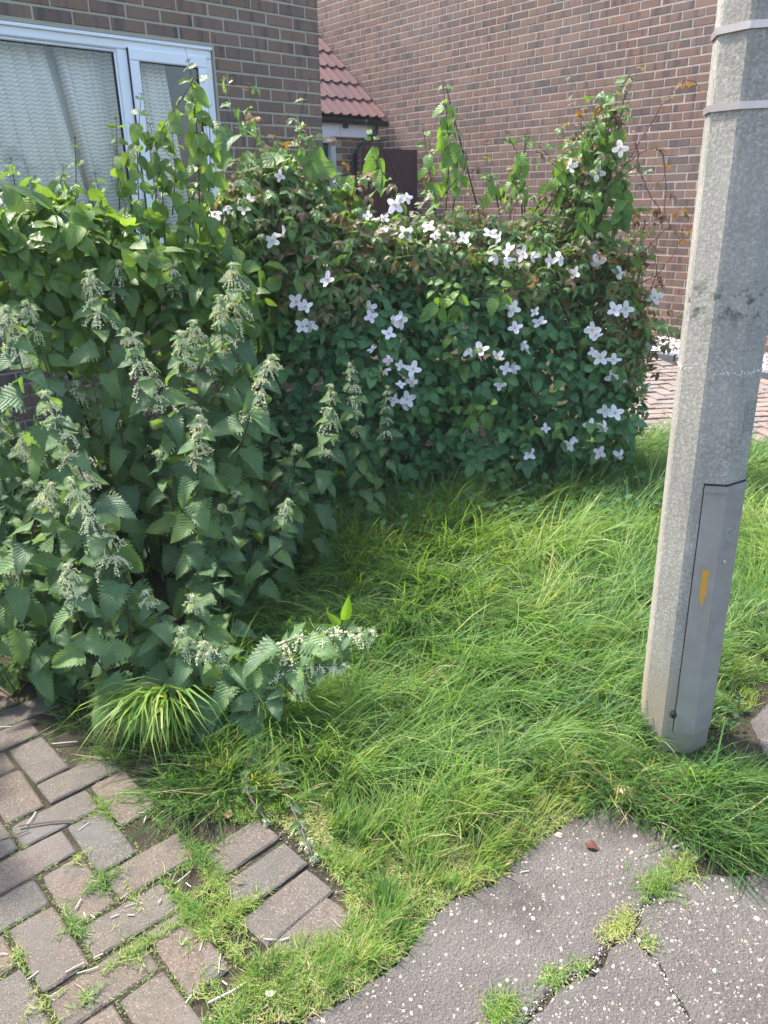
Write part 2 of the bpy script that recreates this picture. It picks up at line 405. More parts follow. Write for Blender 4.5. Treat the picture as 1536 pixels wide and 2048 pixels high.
g = Geo(); V = [[WX0 - .02, -.045, WZ0 - .030], [WX1 + .02, -.045, WZ0 - .030], [WX1 + .02, -.045, WZ0 - .008], [WX0 - .02, -.045, WZ0 - .008], [WX0 + .003, .10, WZ0 - .030], [WX1 - .003, .10, WZ0 - .030], [WX1 - .003, .10, WZ0 + .0025], [WX0 + .003, .10, WZ0 + .0025]]
g.add(V, F4=[[0, 1, 2, 3], [3, 2, 6, 7], [4, 7, 6, 5], [0, 4, 5, 1], [0, 3, 7, 4], [1, 5, 6, 2]]); g.obj('sill', M_upvc, win)
g = Geo(); box(g, WX0 - 1.2, WX1 + .5, 0.95, 1.0, 0.6, 2.9); box(g, WX0 - .4, WX1 + .3, .29, .95, WZ1 + .08, WZ1 + .12); box(g, WX0 - .4, WX1 + .3, .29, .95, WZ0 - .2, WZ0 - .16)
g.obj('dark_interior', M_dark, win)

def curtain_mat(name, zig=True):
    m, nt, out = newmat(name); k = N(nt); o = k.sep(k.n('ShaderNodeAttribute', attr='leafuv').outputs['Vector'])
    if zig:
        tri = k.math('ABSOLUTE', k.math('SUBTRACT', k.math('FRACT', k.math('MULTIPLY', o[0], 33.0)), 0.5))
        s = k.math('FRACT', k.math('ADD', k.math('MULTIPLY', o[1], 44.0), k.math('MULTIPLY', tri, .9)))
        ln = k.math('MULTIPLY', k.math('SUBTRACT', k.math('ABSOLUTE', k.math('SUBTRACT', s, 0.5)), 0.24), 8.0, clamp=True)
        c = k.mix(ln, (0.78, 0.77, 0.75), (1.0, 0.99, 0.96)); al = k.math('ADD', 0.90, k.math('MULTIPLY', ln, 0.10))
    else:
        c = (0.72, 0.72, 0.70, 1); al = 0.92
    p = k.n('ShaderNodeBsdfDiffuse'); k.set(p, 0, c); t = k.n('ShaderNodeBsdfTranslucent'); k.set(t, 0, c)
    m1 = k.n('ShaderNodeMixShader'); m1.inputs[0].default_value = 0.08; nt.links.new(p.outputs[0], m1.inputs[1]); nt.links.new(t.outputs[0], m1.inputs[2])
    tp = k.n('ShaderNodeBsdfTransparent'); m2 = k.n('ShaderNodeMixShader'); k.set(m2, 0, al)
    nt.links.new(tp.outputs[0], m2.inputs[1]); nt.links.new(m1.outputs[0], m2.inputs[2]); nt.links.new(m2.outputs[0], out.inputs[0]); return m
def curtain(name, top, bot, y, mat, amp, fl, label, zt=None, zb2=None):
    """hanging cloth: top and bottom spans (x0,x1) in wall coordinates, folds of amplitude amp"""
    zt = zt or WZ1 - .02; zb2 = zb2 or WZ0 - .05; nx, nz = 90, 16
    s = np.linspace(0, 1, nx)[:, None]; t = np.linspace(0, 1, nz)[None, :]
    x = (top[0] * (1 - t) + bot[0] * t) * (1 - s) + (top[1] * (1 - t) + bot[1] * t) * s
    ph = s * fl * 2 * math.pi + 0.4 * np.sin(s * 9 + t * 1.5)
    yy = y + amp * (np.sin(ph) + 0.4 * np.sin(2.3 * ph + 1)) * (0.7 + 0.3 * t); x = x + amp * 0.5 * np.cos(ph)
    z = zt * (1 - t) + zb2 * t + 0 * s
    W = abs(top[1] - top[0]) * 1.35
    g = Geo(); i = np.arange(nx - 1)[:, None] * nz + np.arange(nz - 1)[None, :]
    g.add(np.stack([x, yy, z], -1).reshape(-1, 3), F4=np.stack([i, i + nz, i + nz + 1, i + 1], -1).reshape(-1, 4),
          U=np.stack([s * W + 0 * t, z, 0 * z], -1).reshape(-1, 3) + np.array([5, 0, 0]))
    o = g.obj(name, mat, smooth=True, loc=(C1[0], C1[1], GZ), rot=(0, 0, A1)); tag(o, label, 'curtain'); return o
M_zig, M_sheer = curtain_mat('zigzag_net'), curtain_mat('plain_net', False)
curtain('net_curtain', (-3.0, -1.93), (-3.0, -1.72), 0.21, M_zig, 0.040, 11, 'white zigzag patterned net curtain filling the left of the big window pane')
curtain('net_curtain', (-1.84, -1.50), (-1.66, -1.47), 0.23, M_zig, 0.040, 6, 'gathered white zigzag net curtain beside the window mullion in the big pane')
curtain('net_curtain', (-1.36, -1.16), (-1.34, -1.04), 0.18, M_zig, 0.030, 4, 'narrow white zigzag net curtain behind the opening sash')
curtain('sheer_curtain', (-2.95, -1.40), (-2.95, -1.10), 0.33, M_sheer, 0.015, 4, 'plain grey sheer hanging behind the zigzag net curtains')

# far house
B2 = N2 * W2D
h2 = empty('brick_house', (B2[0], B2[1], GZ), A2)
tag(h2, 'farther house whose long blank reddish brick wall fills the upper right behind the bushes', 'house')
g = Geo(); box(g, -14.0, 1.2, 0, 0.25, -0.2, 4.45); box(g, -14, 1.2, 5.0, 5.25, -.2, 4.45); box(g, .95, 1.2, .25, 5.0, -.2, 4.45); box(g, -14, -13.75, .25, 5.0, -.2, 4.45); wall2 = g.obj('wall', M_mort2, h2)
p = wallpt(1300 + 170 / 6.4, 380 + 55 / 6.4, N2, W2D); ub = p @ D2; zbb = p[2] - GZ
z0 = (zbb - 0.0375) % 0.075; kb = round((zbb - 0.0375 - z0) / 0.075)
bricks = []
for kk in range(0, 58):
    zc = z0 + kk * 0.075 + 0.0375
    st = ub + (0.0 if (kk - kb) % 2 == 0 else 0.1125)
    n0 = int((-12.6 - st) / 0.225)
    for q in range(n0, n0 + 61):
        a = st + q * 0.225 + 0.005
        if a + .215 < 1.19: bricks.append((zc, a, a + 0.215))
def vis2(b):
    u = b[1]; z = b[0] + GZ; return (-6.3 < u < -3.6 and z < 1.75 and z > -1.25 + (0.55 if u < -4.9 else 0)) 
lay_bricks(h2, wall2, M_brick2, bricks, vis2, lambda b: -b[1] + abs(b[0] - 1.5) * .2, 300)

# ------------------------------------------------------------------ porch with tiled roof between the houses
def m_tile():
    m, nt, out = newmat('red_roof_tile'); k = N(nt); P = k.pos()
    c = k.ramp(k.rnd(), [(0, (0.135, 0.064, 0.056)), (0.5, (0.160, 0.074, 0.062)), (1, (0.115, 0.062, 0.060))])
    c = k.mix(k.math('MULTIPLY', k.noise(P, 9.0, 4), 0.5), c, (0.12, 0.085, 0.10))
    k.bsdf(out, c, 0.8, k.bump(k.noise(P, 120, 3), .3, .003), spec=.25); return m
M_tile = m_tile()
porch = empty('porch', (C1[0], C1[1], GZ), A1)
tag(porch, 'small porch with red tiled roof and black gutter in the gap between two houses', 'porch')
P1y = 8.31 - W1D                       # distance of the porch front behind the near wall
dz = -GZ
pitch = math.radians(40.3)
g = Geo(); box(g, 3.035, 3.9, P1y + .06, P1y + .16, 0, .755 + dz); pw = g.obj('wall', M_mort1, porch)
msp = brick_meshes(M_brick1, 4)
for kk in range(31):
    for q in range(4):
        x = 3.15 + q * .225 - (.1125 if kk % 2 else 0)
        if x - .1075 < 3.04: continue
        inst('brick', msp[R.randint(4)], pw, (x, P1y + .06, .05 + kk * .075))
g = Geo(); box(g, 2.3, 2.955, P1y + .10, P1y + .15, 0.02, .69 + dz); dr = g.obj('door', M_green, porch)
for q in range(5):
    g = Geo(); cbox(g, 2.42, 2.90, P1y + .088, P1y + .0995, .15 + q * .42, .50 + q * .42, .01); g.obj('panel', M_green, dr)
g = Geo(); box(g, 2.957, 3.033, P1y + .04, P1y + .15, 0, .69 + dz); box(g, 2.2, 3.033, P1y + .04, P1y + .15, .692 + dz, .757 + dz); g.obj('door_frame', M_whitewood, porch)
g = Geo(); box(g, 1.8, 3.66, P1y - .03, P1y - .005, .762 + dz, .905 + dz); g.obj('fascia', M_upvc, porch)
g = Geo()
gp = [(math.cos(a) * .055, -math.sin(a) * .055) for a in np.linspace(0, math.pi, 9)]
V = []; F = []
for x in (1.8, 3.80):
    for (yy, zz) in gp: V.append([x, P1y - .09 + yy, .955 + dz + zz])
for q in range(8): F.append([q, q + 1, q + 10, q + 9])
g.add(V, F4=F); g.add(np.array(V) + np.array([0, 0, .004]), F4=[f[::-1] for f in F])
g.add([[3.8, P1y - .09 + a, .955 + dz + b] for a, b in gp], F3=[[0, q, q + 1] for q in range(1, 8)])
g.obj('gutter', M_blackpl, porch)
g = Geo(); box(g, 3.10, 3.17, P1y - .06, P1y - .032, .86 + dz, .93 + dz); box(g, 2.45, 2.48, P1y - .06, P1y - .032, .87 + dz, .93 + dz); g.obj('gutter_bracket', M_blackpl, porch)
g = Geo(); tube(g, [[3.62, P1y - .09, .92 + dz], [3.62, P1y - .09, .84 + dz], [3.42, P1y - .02, .66 + dz], [3.31, P1y + .0, .56 + dz], [3.31, P1y + .0, 0.05]], .036, 10); g.obj('downpipe', M_blackpl, porch, smooth=True)
tl, tw = 0.335, 0.30
prof = []
for s in np.linspace(0, 1, 25):
    ph = (s * 2) % 1.0; prof.append((s * tw, 0.026 * max(0, math.sin(math.pi * min(1, max(0, (ph - .45) / .5)))) ** .8))
tms = []
for q in range(3):
    g = Geo(); V = []; F = []; n = len(prof)
    for yy, lift in ((0, 0.022), (tl * 1.12, 0.0)):
        for (x, z) in prof: V.append([x, yy, z + lift + .014])
        for (x, z) in prof: V.append([x, yy, z + lift])
    for j in range(n - 1): F += [[j, j + 1, 2 * n + j + 1, 2 * n + j], [n + j, j + n + 0, j, j], [j + n, j + n + 1, j + 1, j]]
    F = [f for f in F if len(set(f)) == 4]
    g.add(V, F4=F); tms.append(g.mesh('roof_tile', M_tile))
c40, s40 = math.cos(pitch), math.sin(pitch)
roof = empty('roof', (0, P1y - .11, .975 + dz), 0, porch)
for r_ in range(7):
    for q in range(8):
        d_ = r_ * 0.335
        o = inst('roof_tile', tms[0], roof, (3.78 - (q + 1) * tw - r_ * 0.0, d_ * c40, d_ * s40), (pitch, 0, 0))
g = Geo(); g.add([[1.3, 0.02, -.03], [3.78, 0.02, -.03], [3.78, 2.4 * c40, 2.4 * s40 - .035], [1.3, 2.4 * c40, 2.4 * s40 - .035]], F4=[[0, 1, 2, 3]]); g.obj('underlay', M_dark, roof)
# brown timber gate
def m_wood(name, a, b):
    m, nt, out = newmat(name); k = N(nt); o = k.sep(k.obj()); v = k.comb(k.math('MULTIPLY', o[0], 1.0), o[1], k.math('MULTIPLY', o[2], .08))
    n = k.noise(v, 60, 4, .6); c = k.mix(n, a, b); c = k.mix(k.math('MULTIPLY', k.rnd(), .3), c, (0.03, 0.02, 0.02)); k.bsdf(out, c, .75, k.bump(n, .4, .003), spec=.25); return m
M_brown = m_wood('brown_stained_wood', (0.050, 0.026, 0.026), (0.085, 0.046, 0.044))
P2y = 7.608 - W1D
gt = empty('wooden_gate', (C1[0], C1[1], GZ), A1); tag(gt, 'dark brown boarded timber gate beside the porch, against the farther brick wall', 'gate')
for q in range(7):
    g = Geo(); cbox(g, 0, .133, 0, .02, -.9, .9, .003); g.obj('board', M_brown, gt, loc=(2.79 + q * .139, P2y, 1.235 + R.uniform(-.006, .002)))
g = Geo(); box(g, 2.79, 3.76, P2y + .021, P2y + .05, .5, .6); box(g, 2.79, 3.76, P2y + .021, P2y + .05, 1.8, 1.9); g.obj('rail', M_brown, gt)

# ------------------------------------------------------------------ block paving
def m_paver(name, ramp):
    m, nt, out = newmat(name); k = N(nt); P = k.pos(); r = k.rnd()
    c = k.ramp(r, ramp)
    sp = k.noise(P, 260.0, 4, .8); c = k.mix(k.math('MULTIPLY', k.math('SUBTRACT', sp, .53), 7.0, clamp=True), c, (0.40, 0.35, 0.30))
    dk = k.noise(P, 210.0, 3, .7); c = k.mix(k.math('MULTIPLY', k.math('SUBTRACT', dk, .54), 6.0, clamp=True), c, (0.055, 0.05, 0.045)); mo = k.noise(P, 48.0, 4, .7); c = k.mix(k.math('MULTIPLY', k.math('SUBTRACT', mo, .48), 3.0, clamp=True), c, k.mix(.5, c, (0.07, 0.065, 0.055)))
    dirt = k.noise(P, 11.0, 5, .7); c = k.mix(k.math('MULTIPLY', k.math('SUBTRACT', dirt, .46), 3.0, clamp=True), c, (0.10, 0.094, 0.084)); big = k.noise(P, 4.0, 3, .6); c = k.mix(k.math('MULTIPLY', k.math('SUBTRACT', big, .5), 2.5, clamp=True), c, (0.15, 0.145, 0.135))
    k.bsdf(out, c, .9, k.bump(k.math('ADD', k.math('ADD', sp, mo), k.math('MULTIPLY', dirt, .5)), .8, .005), spec=.25); return m
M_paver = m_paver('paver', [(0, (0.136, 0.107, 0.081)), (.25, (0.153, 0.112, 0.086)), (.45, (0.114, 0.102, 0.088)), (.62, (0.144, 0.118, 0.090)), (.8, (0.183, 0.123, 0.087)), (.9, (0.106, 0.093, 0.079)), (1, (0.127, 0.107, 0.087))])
def paver_mesh(L, W, mat, worn=.0022):
    """block with a worn, slightly ragged rim: outline of 28 points, bevel ring, crown"""
    g = Geo(); a, b, h = L / 2, W / 2, 0.045; O = []
    for (x0, y0, x1, y1, n) in ((-a, -b, a, -b, 9), (a, -b, a, b, 5), (a, b, -a, b, 9), (-a, b, -a, -b, 5)):
        for t in np.arange(n) / n: O.append([x0 + (x1 - x0) * t, y0 + (y1 - y0) * t])
    O = np.array(O); cr = (np.abs(np.abs(O[:, 0]) - a) < 1e-6) & (np.abs(np.abs(O[:, 1]) - b) < 1e-6); O[cr] *= [1 - .0018 / a, 1 - .0018 / b]; O += R.normal(0, worn * .22, O.shape)
    n = len(O); inn = O * [1 - .0048 / a, 1 - .0048 / b] + R.normal(0, worn * .22, O.shape)
    V = np.vstack([np.column_stack([O, np.full(n, -h)]), np.column_stack([O, -.004 + R.normal(0, .0007, n)]), np.column_stack([inn, R.normal(-.0005, .0006, n)]), [[0, 0, .0006]]])
    q = np.arange(n); r_ = (q + 1) % n; F4 = np.concatenate([np.stack([q, r_, n + r_, n + q], 1), np.stack([n + q, n + r_, 2 * n + r_, 2 * n + q], 1)])
    g.add(V, F4=F4, F3=np.stack([2 * n + q, 2 * n + r_, np.full(n, 3 * n)], 1)); return g.mesh('paver', mat)
JT = []
def herringbone(root, org, ang, p, cells, inside, mat, L=.2075, W=.1015, tilt=.02, dz=0.0):
    ms = [paver_mesh(L, W, mat) for _ in range(8)]
    e1 = np.array([math.cos(ang), math.sin(ang)]); e2 = np.array([-e1[1], e1[0]]); n = 0
    for i in range(*cells[0]):
        for j in range(*cells[1]):
            r_ = (i - j) % 4
            if r_ == 0: c = (i + .5, j + 1.0); rot = ang + math.pi / 2       # upright block, cells (i,j),(i,j+1)
            elif r_ == 1: c = (i + 1.0, j + .5); rot = ang
            else: continue
            xy = org + p * (e1 * c[0] + e2 * c[1])
            if not inside(xy[0], xy[1]): continue
            n += 1; JT.append((xy[0], xy[1], rot))
            if R.rand() < .5: rot += math.pi
            inst('paver', ms[R.randint(8)], root, (xy[0], xy[1], float(gz(*xy)) + dz + R.uniform(-.004, .002)), (R.uniform(-tilt, tilt), R.uniform(-tilt, tilt), rot + R.uniform(-.03, .03)))
    return n
pv = tag(empty('paving', (0, 0, 0)), kind='structure')
PANG = math.radians(42.1); PORG = np.array([-.739, 1.150]); PP = .1117
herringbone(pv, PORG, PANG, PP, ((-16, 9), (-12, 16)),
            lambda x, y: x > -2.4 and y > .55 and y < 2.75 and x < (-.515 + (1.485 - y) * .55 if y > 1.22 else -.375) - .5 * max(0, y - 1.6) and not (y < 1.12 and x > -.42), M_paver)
e1 = np.array([math.cos(math.radians(44.5)), math.sin(math.radians(44.5))])
msE = [paver_mesh(.205, .099, M_paver) for _ in range(3)]
for q, (bx, by, tx, ty) in enumerate([(-.391, 1.461, -.356, 1.652), (-.330, 1.372, -.275, 1.563), (-.262, 1.287, -.205, 1.475), (-.205, 1.195, -.146, 1.391)]):
    # right-end corners; centre lies half a block back along e1 and half a block down
    c = np.array([tx, ty]) - e1 * .1025 - np.array([e1[1], -e1[0]]) * -.049
    inst('paver', msE[q % 3], pv, (c[0] , c[1] , GZ + .002 - q * .001), (0.012, -.012, math.radians(44.5 + (-1, 0, 1.5, 3)[q])))
JNEAR = list(JT)
# driveway of the same blocks beyond the lawn
dv = tag(empty('driveway', (0, 0, 0)), kind='structure')
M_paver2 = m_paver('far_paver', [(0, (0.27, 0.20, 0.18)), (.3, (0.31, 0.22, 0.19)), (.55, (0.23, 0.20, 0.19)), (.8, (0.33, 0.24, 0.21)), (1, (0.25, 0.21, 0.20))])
def drv(x, y):
    u = x * D2[0] + y * D2[1]; dist = W2D - (x * N2[0] + y * N2[1])
    return 0.80 < dist < 3.0 and x > 1.55 and x < 4.4 and y > 4.55 - .35 * (x - 2.4) and (1.0 < (x / y) * 3.0 < 2.2)
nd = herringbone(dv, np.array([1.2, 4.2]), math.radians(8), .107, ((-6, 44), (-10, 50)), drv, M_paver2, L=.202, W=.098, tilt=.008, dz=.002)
# gravel strip and edging kerb at the far wall
M_kerb = plain('edging_concrete', (0.15, 0.15, 0.16), .85, var=.3, nscale=15, bump=.4)
kb_ = tag(empty('kerb', (0, 0, 0)), kind='structure')
for q in range(7):
    u = -6.2 + q * .62; c = N2 * (W2D - .72) + D2 * (u + .3)
    g = Geo(); cbox(g, -.305, .305, -.03, .03, -.1, .05 + R.uniform(-.01, .01), .01); g.obj('kerb_stone', M_kerb, kb_, loc=(c[0], c[1], float(gz(c[0], c[1]))), rot=(0, 0, A2 + R.uniform(-.01, .01)))
def pebble_field(pts, sizes, flat, T, mat, name, sink=.3):
    """many small rounded stones as one mesh: low seven sided domes, each uneven and turned its own way"""
    n = len(pts); K = 7; a = np.arange(K) * 2 * math.pi / K
    ring = np.stack([np.cos(a), np.sin(a)], 1)[None] * R.uniform(.75, 1.2, (n, K, 1)); el = R.uniform(.5, 1, n)[:, None]; th = R.uniform(0, 6.28, n)[:, None]
    def place(q, sc_, z):
        x, y = q[:, :, 0] * sc_, q[:, :, 1] * sc_ * el; return np.stack([(x * np.cos(th) - y * np.sin(th)) * sizes[:, None] + pts[:, None, 0], (x * np.sin(th) + y * np.cos(th)) * sizes[:, None] + pts[:, None, 1], np.broadcast_to(pts[:, None, 2] + z[:, None] * sizes[:, None], x.shape)], -1)
    V = np.concatenate([place(ring, 1.0, np.full(n, -.35 * flat)), place(ring, .78, R.uniform(.45, .7, n) * flat), (pts + np.stack([R.normal(0, .1, n) * sizes, R.normal(0, .1, n) * sizes, sizes * flat * .95], 1))[:, None, :]], 1)
    q = np.arange(K); r_ = (q + 1) % K; F4 = np.stack([q, r_, K + r_, K + q], 1); F3 = np.stack([K + q, K + r_, np.full(K, 2 * K)], 1); off = (np.arange(n) * (2 * K + 1))[:, None, None]
    g = Geo(); g.add(V.reshape(-1, 3), F3=(F3[None] + off).reshape(-1, 3), F4=(F4[None] + off).reshape(-1, 4), T=np.repeat(T, 2 * K + 1)); return g.obj(name, mat, smooth=True)
def m_stone(name, stops, rough=.8):
    m, nt, out = newmat(name); k = N(nt); c = k.ramp(k.rnd(), stops); c = k.mix(k.math('MULTIPLY', k.noise(k.pos(), 260, 3), .35), c, (0.1, .09, .08)); k.bsdf(out, c, rough, spec=.35); return m
M_grav = m_stone('white_gravel', [(0, (.62, .60, .55)), (.5, (.78, .76, .72)), (.75, (.30, .27, .25)), (1, (.55, .48, .42))])
n = 9000; u = R.uniform(-6.6, -2.2, n); dd = R.uniform(0.01, .69, n)
pts = np.outer(u, D2) + np.outer(W2D - dd, N2); pts[:, 2] = gz(pts[:, 0], pts[:, 1]) + R.uniform(-.005, .03, n)
tag(pebble_field(pts, R.uniform(.008, .019, n), .7, R.rand(n), M_grav, 'gravel'), 'pale gravel strip along the foot of the farther brick wall', 'gravel', kind='stuff')

# ------------------------------------------------------------------ asphalt footpath: cracked slabs
def m_asph():
    m, nt, out = newmat('worn_asphalt'); k = N(nt); P = k.pos()
    n = k.noise(P, 5.0, 6, .65); f = k.noise(P, 300.0, 4, .75); v = k.voro(P, 150.0)
    c = k.mix(k.math('MULTIPLY', k.math('SUBTRACT', n, .3), 2.2, clamp=True), (0.092, 0.080, 0.071), (0.158, 0.141, 0.127))
    c = k.mix(k.math('MULTIPLY', k.math('SUBTRACT', f, .5), 5.0, clamp=True), c, (0.25, .23, .205)); c = k.mix(k.math('MULTIPLY', k.math('SUBTRACT', .45, f), 5.0, clamp=True), c, (0.05, .045, .04))
    c = k.mix(k.math('MULTIPLY', k.math('SUBTRACT', k.noise(P, 200, 2), .6), 6.0, clamp=True), c, (0.035, .03, .028))
    # two ragged darker patches beside the lawn edge
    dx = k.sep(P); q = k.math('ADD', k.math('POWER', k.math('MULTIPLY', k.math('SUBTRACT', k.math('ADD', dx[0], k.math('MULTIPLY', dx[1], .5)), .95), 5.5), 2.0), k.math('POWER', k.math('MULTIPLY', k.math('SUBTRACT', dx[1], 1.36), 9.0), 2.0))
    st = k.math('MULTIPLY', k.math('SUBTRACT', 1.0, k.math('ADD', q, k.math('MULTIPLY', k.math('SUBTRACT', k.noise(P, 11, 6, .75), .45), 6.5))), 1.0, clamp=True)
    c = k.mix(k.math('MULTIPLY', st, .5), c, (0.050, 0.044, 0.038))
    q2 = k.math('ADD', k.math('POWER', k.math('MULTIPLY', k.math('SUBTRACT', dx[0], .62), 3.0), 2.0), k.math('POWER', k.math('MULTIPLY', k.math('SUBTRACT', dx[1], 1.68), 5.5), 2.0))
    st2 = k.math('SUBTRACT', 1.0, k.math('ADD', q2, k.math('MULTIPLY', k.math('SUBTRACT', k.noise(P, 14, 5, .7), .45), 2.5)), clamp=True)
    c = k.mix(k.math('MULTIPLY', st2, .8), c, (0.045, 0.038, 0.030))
    k.bsdf(out, c, .88, k.bump(k.math('ADD', k.math('ADD', f, k.math('MULTIPLY', v, .8)), k.math('MULTIPLY', k.noise(P, 40, 4, .7), 1.6)), .9, .006), spec=.3); return m
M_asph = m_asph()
def pxpoly(L): return np.array([gnd(*p)[:2] for p in L])
def rough_edge(P, step=.010, amp=.0032):
    out = []
    for a, b in zip(P, np.roll(P, -1, 0)):
        n = max(1, int(np.hypot(*(b - a)) / step))
        for t in np.arange(n) / n: out.append(a + (b - a) * t + (R.uniform(-amp, amp, 2) if n > 1 else 0))
    out = np.array(out); out += .007 * np.stack([noise2(out[:, 0], out[:, 1], 38, 3), noise2(out[:, 0], out[:, 1], 38, 6)], 1); return out
def slab(name, poly, parent):
    P = rough_edge(poly); n = len(P); c = P.mean(0)
    ctr = np.array([c[0], c[1]]); inn = P + (ctr - P) / np.linalg.norm(ctr - P, axis=1)[:, None] * .004
    me = bpy.data.meshes.new(name)
    V = [(x, y, GZ - .03) for x, y in P] + [(x, y, GZ - .004) for x, y in P] + [(x, y, GZ) for x, y in inn]
    F = [(i, (i + 1) % n, n + (i + 1) % n, n + i) for i in range(n)] + [(n + i, n + (i + 1) % n, 2 * n + (i + 1) % n, 2 * n + i) for i in range(n)] + [tuple(range(2 * n, 3 * n))]
    if np.sum(P[:, 0] * np.roll(P[:, 1], -1) - P[:, 1] * np.roll(P[:, 0], -1)) < 0: F = [f[::-1] for f in F]
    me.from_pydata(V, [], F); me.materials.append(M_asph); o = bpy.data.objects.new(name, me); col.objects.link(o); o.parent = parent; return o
path = tag(empty('pavement', (0, 0, 0)), kind='structure')
front = [(520, 2110), (618, 2037), (710, 1989), (807, 1915), (862, 1836), (905, 1800), (990, 1765), (1060, 1702), (1110, 1658), (1180, 1600), (1290, 1560), (1400, 1600), (1420, 1700)]
cr1 = [(1372, 1742), (1312, 1785), (1255, 1840), (1205, 1885), (1170, 1930), (1095, 1970), (1050, 2020), (1010, 2100), (980, 2260)]
cr1b = [(1000, 2260), (1028, 2102), (1066, 2031), (1110, 1984), (1186, 1944), (1223, 1900), (1268, 1858)]
polyA = pxpoly(front + cr1 + [(300, 2260)])
polyB = pxpoly(cr1b + [(1290, 1898), (1312, 1925), (1328, 1960), (1352, 2000), (1380, 2040), (1400, 2080), (1450, 2260)])
polyC = pxpoly([(1272, 1860), (1285, 1825), (1325, 1788), (1380, 1748), (1440, 1755), (1500, 1752), (1580, 1720), (1560, 1560), (1500, 1440), (1560, 1380), (1760, 1400), (1900, 2260), (1456, 2260), (1405, 2080), (1387, 2037), (1359, 1998), (1335, 1958), (1319, 1923), (1298, 1893)])
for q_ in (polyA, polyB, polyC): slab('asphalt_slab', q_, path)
# more of the path either side of and behind the camera
g = Geo(); box(g, -2.2, -.32, -1.0, .52, GZ - .03, GZ - .004); g.obj('asphalt_slab', M_asph, path)
g = Geo(); box(g, -.318, 1.6, -1.0, .80, GZ - .03, GZ - .003); g.obj('asphalt_slab', M_asph, path)
def inpoly(x, y, P):
    c = np.zeros(len(x), bool); n = len(P)
    for i in range(n):
        x1, y1 = P[i]; x2, y2 = P[(i + 1) % n]
        k_ = ((y1 > y) != (y2 > y)) & (x < (x2 - x1) * (y - y1) / (y2 - y1 + 1e-12) + x1); c ^= k_
    return c
n = 42000; x = R.uniform(-.35, 1.35, n); y = R.uniform(.9, 1.95, n)
ok = inpoly(x, y, polyA) | inpoly(x, y, polyB) | inpoly(x, y, polyC)
dens = .30 + .55 * inpoly(x, y, polyB) + .40 * inpoly(x, y, polyC); ok &= R.rand(n) < dens * .30 + .05
x, y = x[ok], y[ok]; sz = np.clip(R.lognormal(-6.15, .50, len(x)), .0010, .0075)
M_peb = m_stone('flint_chips', [(0, (.36, .32, .26)), (.3, (.48, .44, .37)), (.5, (.22, .19, .16)), (.66, (.30, .20, .14)), (.78, (.10, .09, .09)), (.9, (.19, .17, .15)), (1, (.54, .50, .44))])
tag(pebble_field(np.stack([x, y, np.full(len(x), GZ + .0002)], -1), sz, .42, R.rand(len(x)), M_peb, 'pebbles'), 'pale flint chips bedded in the worn asphalt surface', 'stone chips', kind='stuff')
# crumbs of grit along the crack and lawn edge
def along(L, n, spread):
    P = pxpoly(L); s = R.uniform(0, len(P) - 1.001, n); i = s.astype(int); t = (s - i)[:, None]; return P[i] * (1 - t) + P[i + 1] * t + R.normal(0, spread, (n, 2))
pt = np.vstack([along(cr1[:-1], 2600, .008), along([(1290, 1880), (1310, 1915), (1330, 1960), (1355, 2000), (1400, 2080)], 500, .003), along(front, 1400, .02), along([(180, 1380), (330, 1560), (540, 1640), (690, 1760), (560, 1950)], 500, .03)])
tag(pebble_field(np.column_stack([pt, R.uniform(GZ - .007, GZ - .002, len(pt))]), R.uniform(.001, .0035, len(pt)), .6, R.rand(len(pt)), m_stone('grit', [(0, (.05, .04, .03)), (.7, (.12, .1, .08)), (.85, (.5, .46, .4)), (1, (.6, .57, .5))]), 'grit'), 'loose grit and crumbs in the crack and along the grass edge', 'grit', kind='stuff')

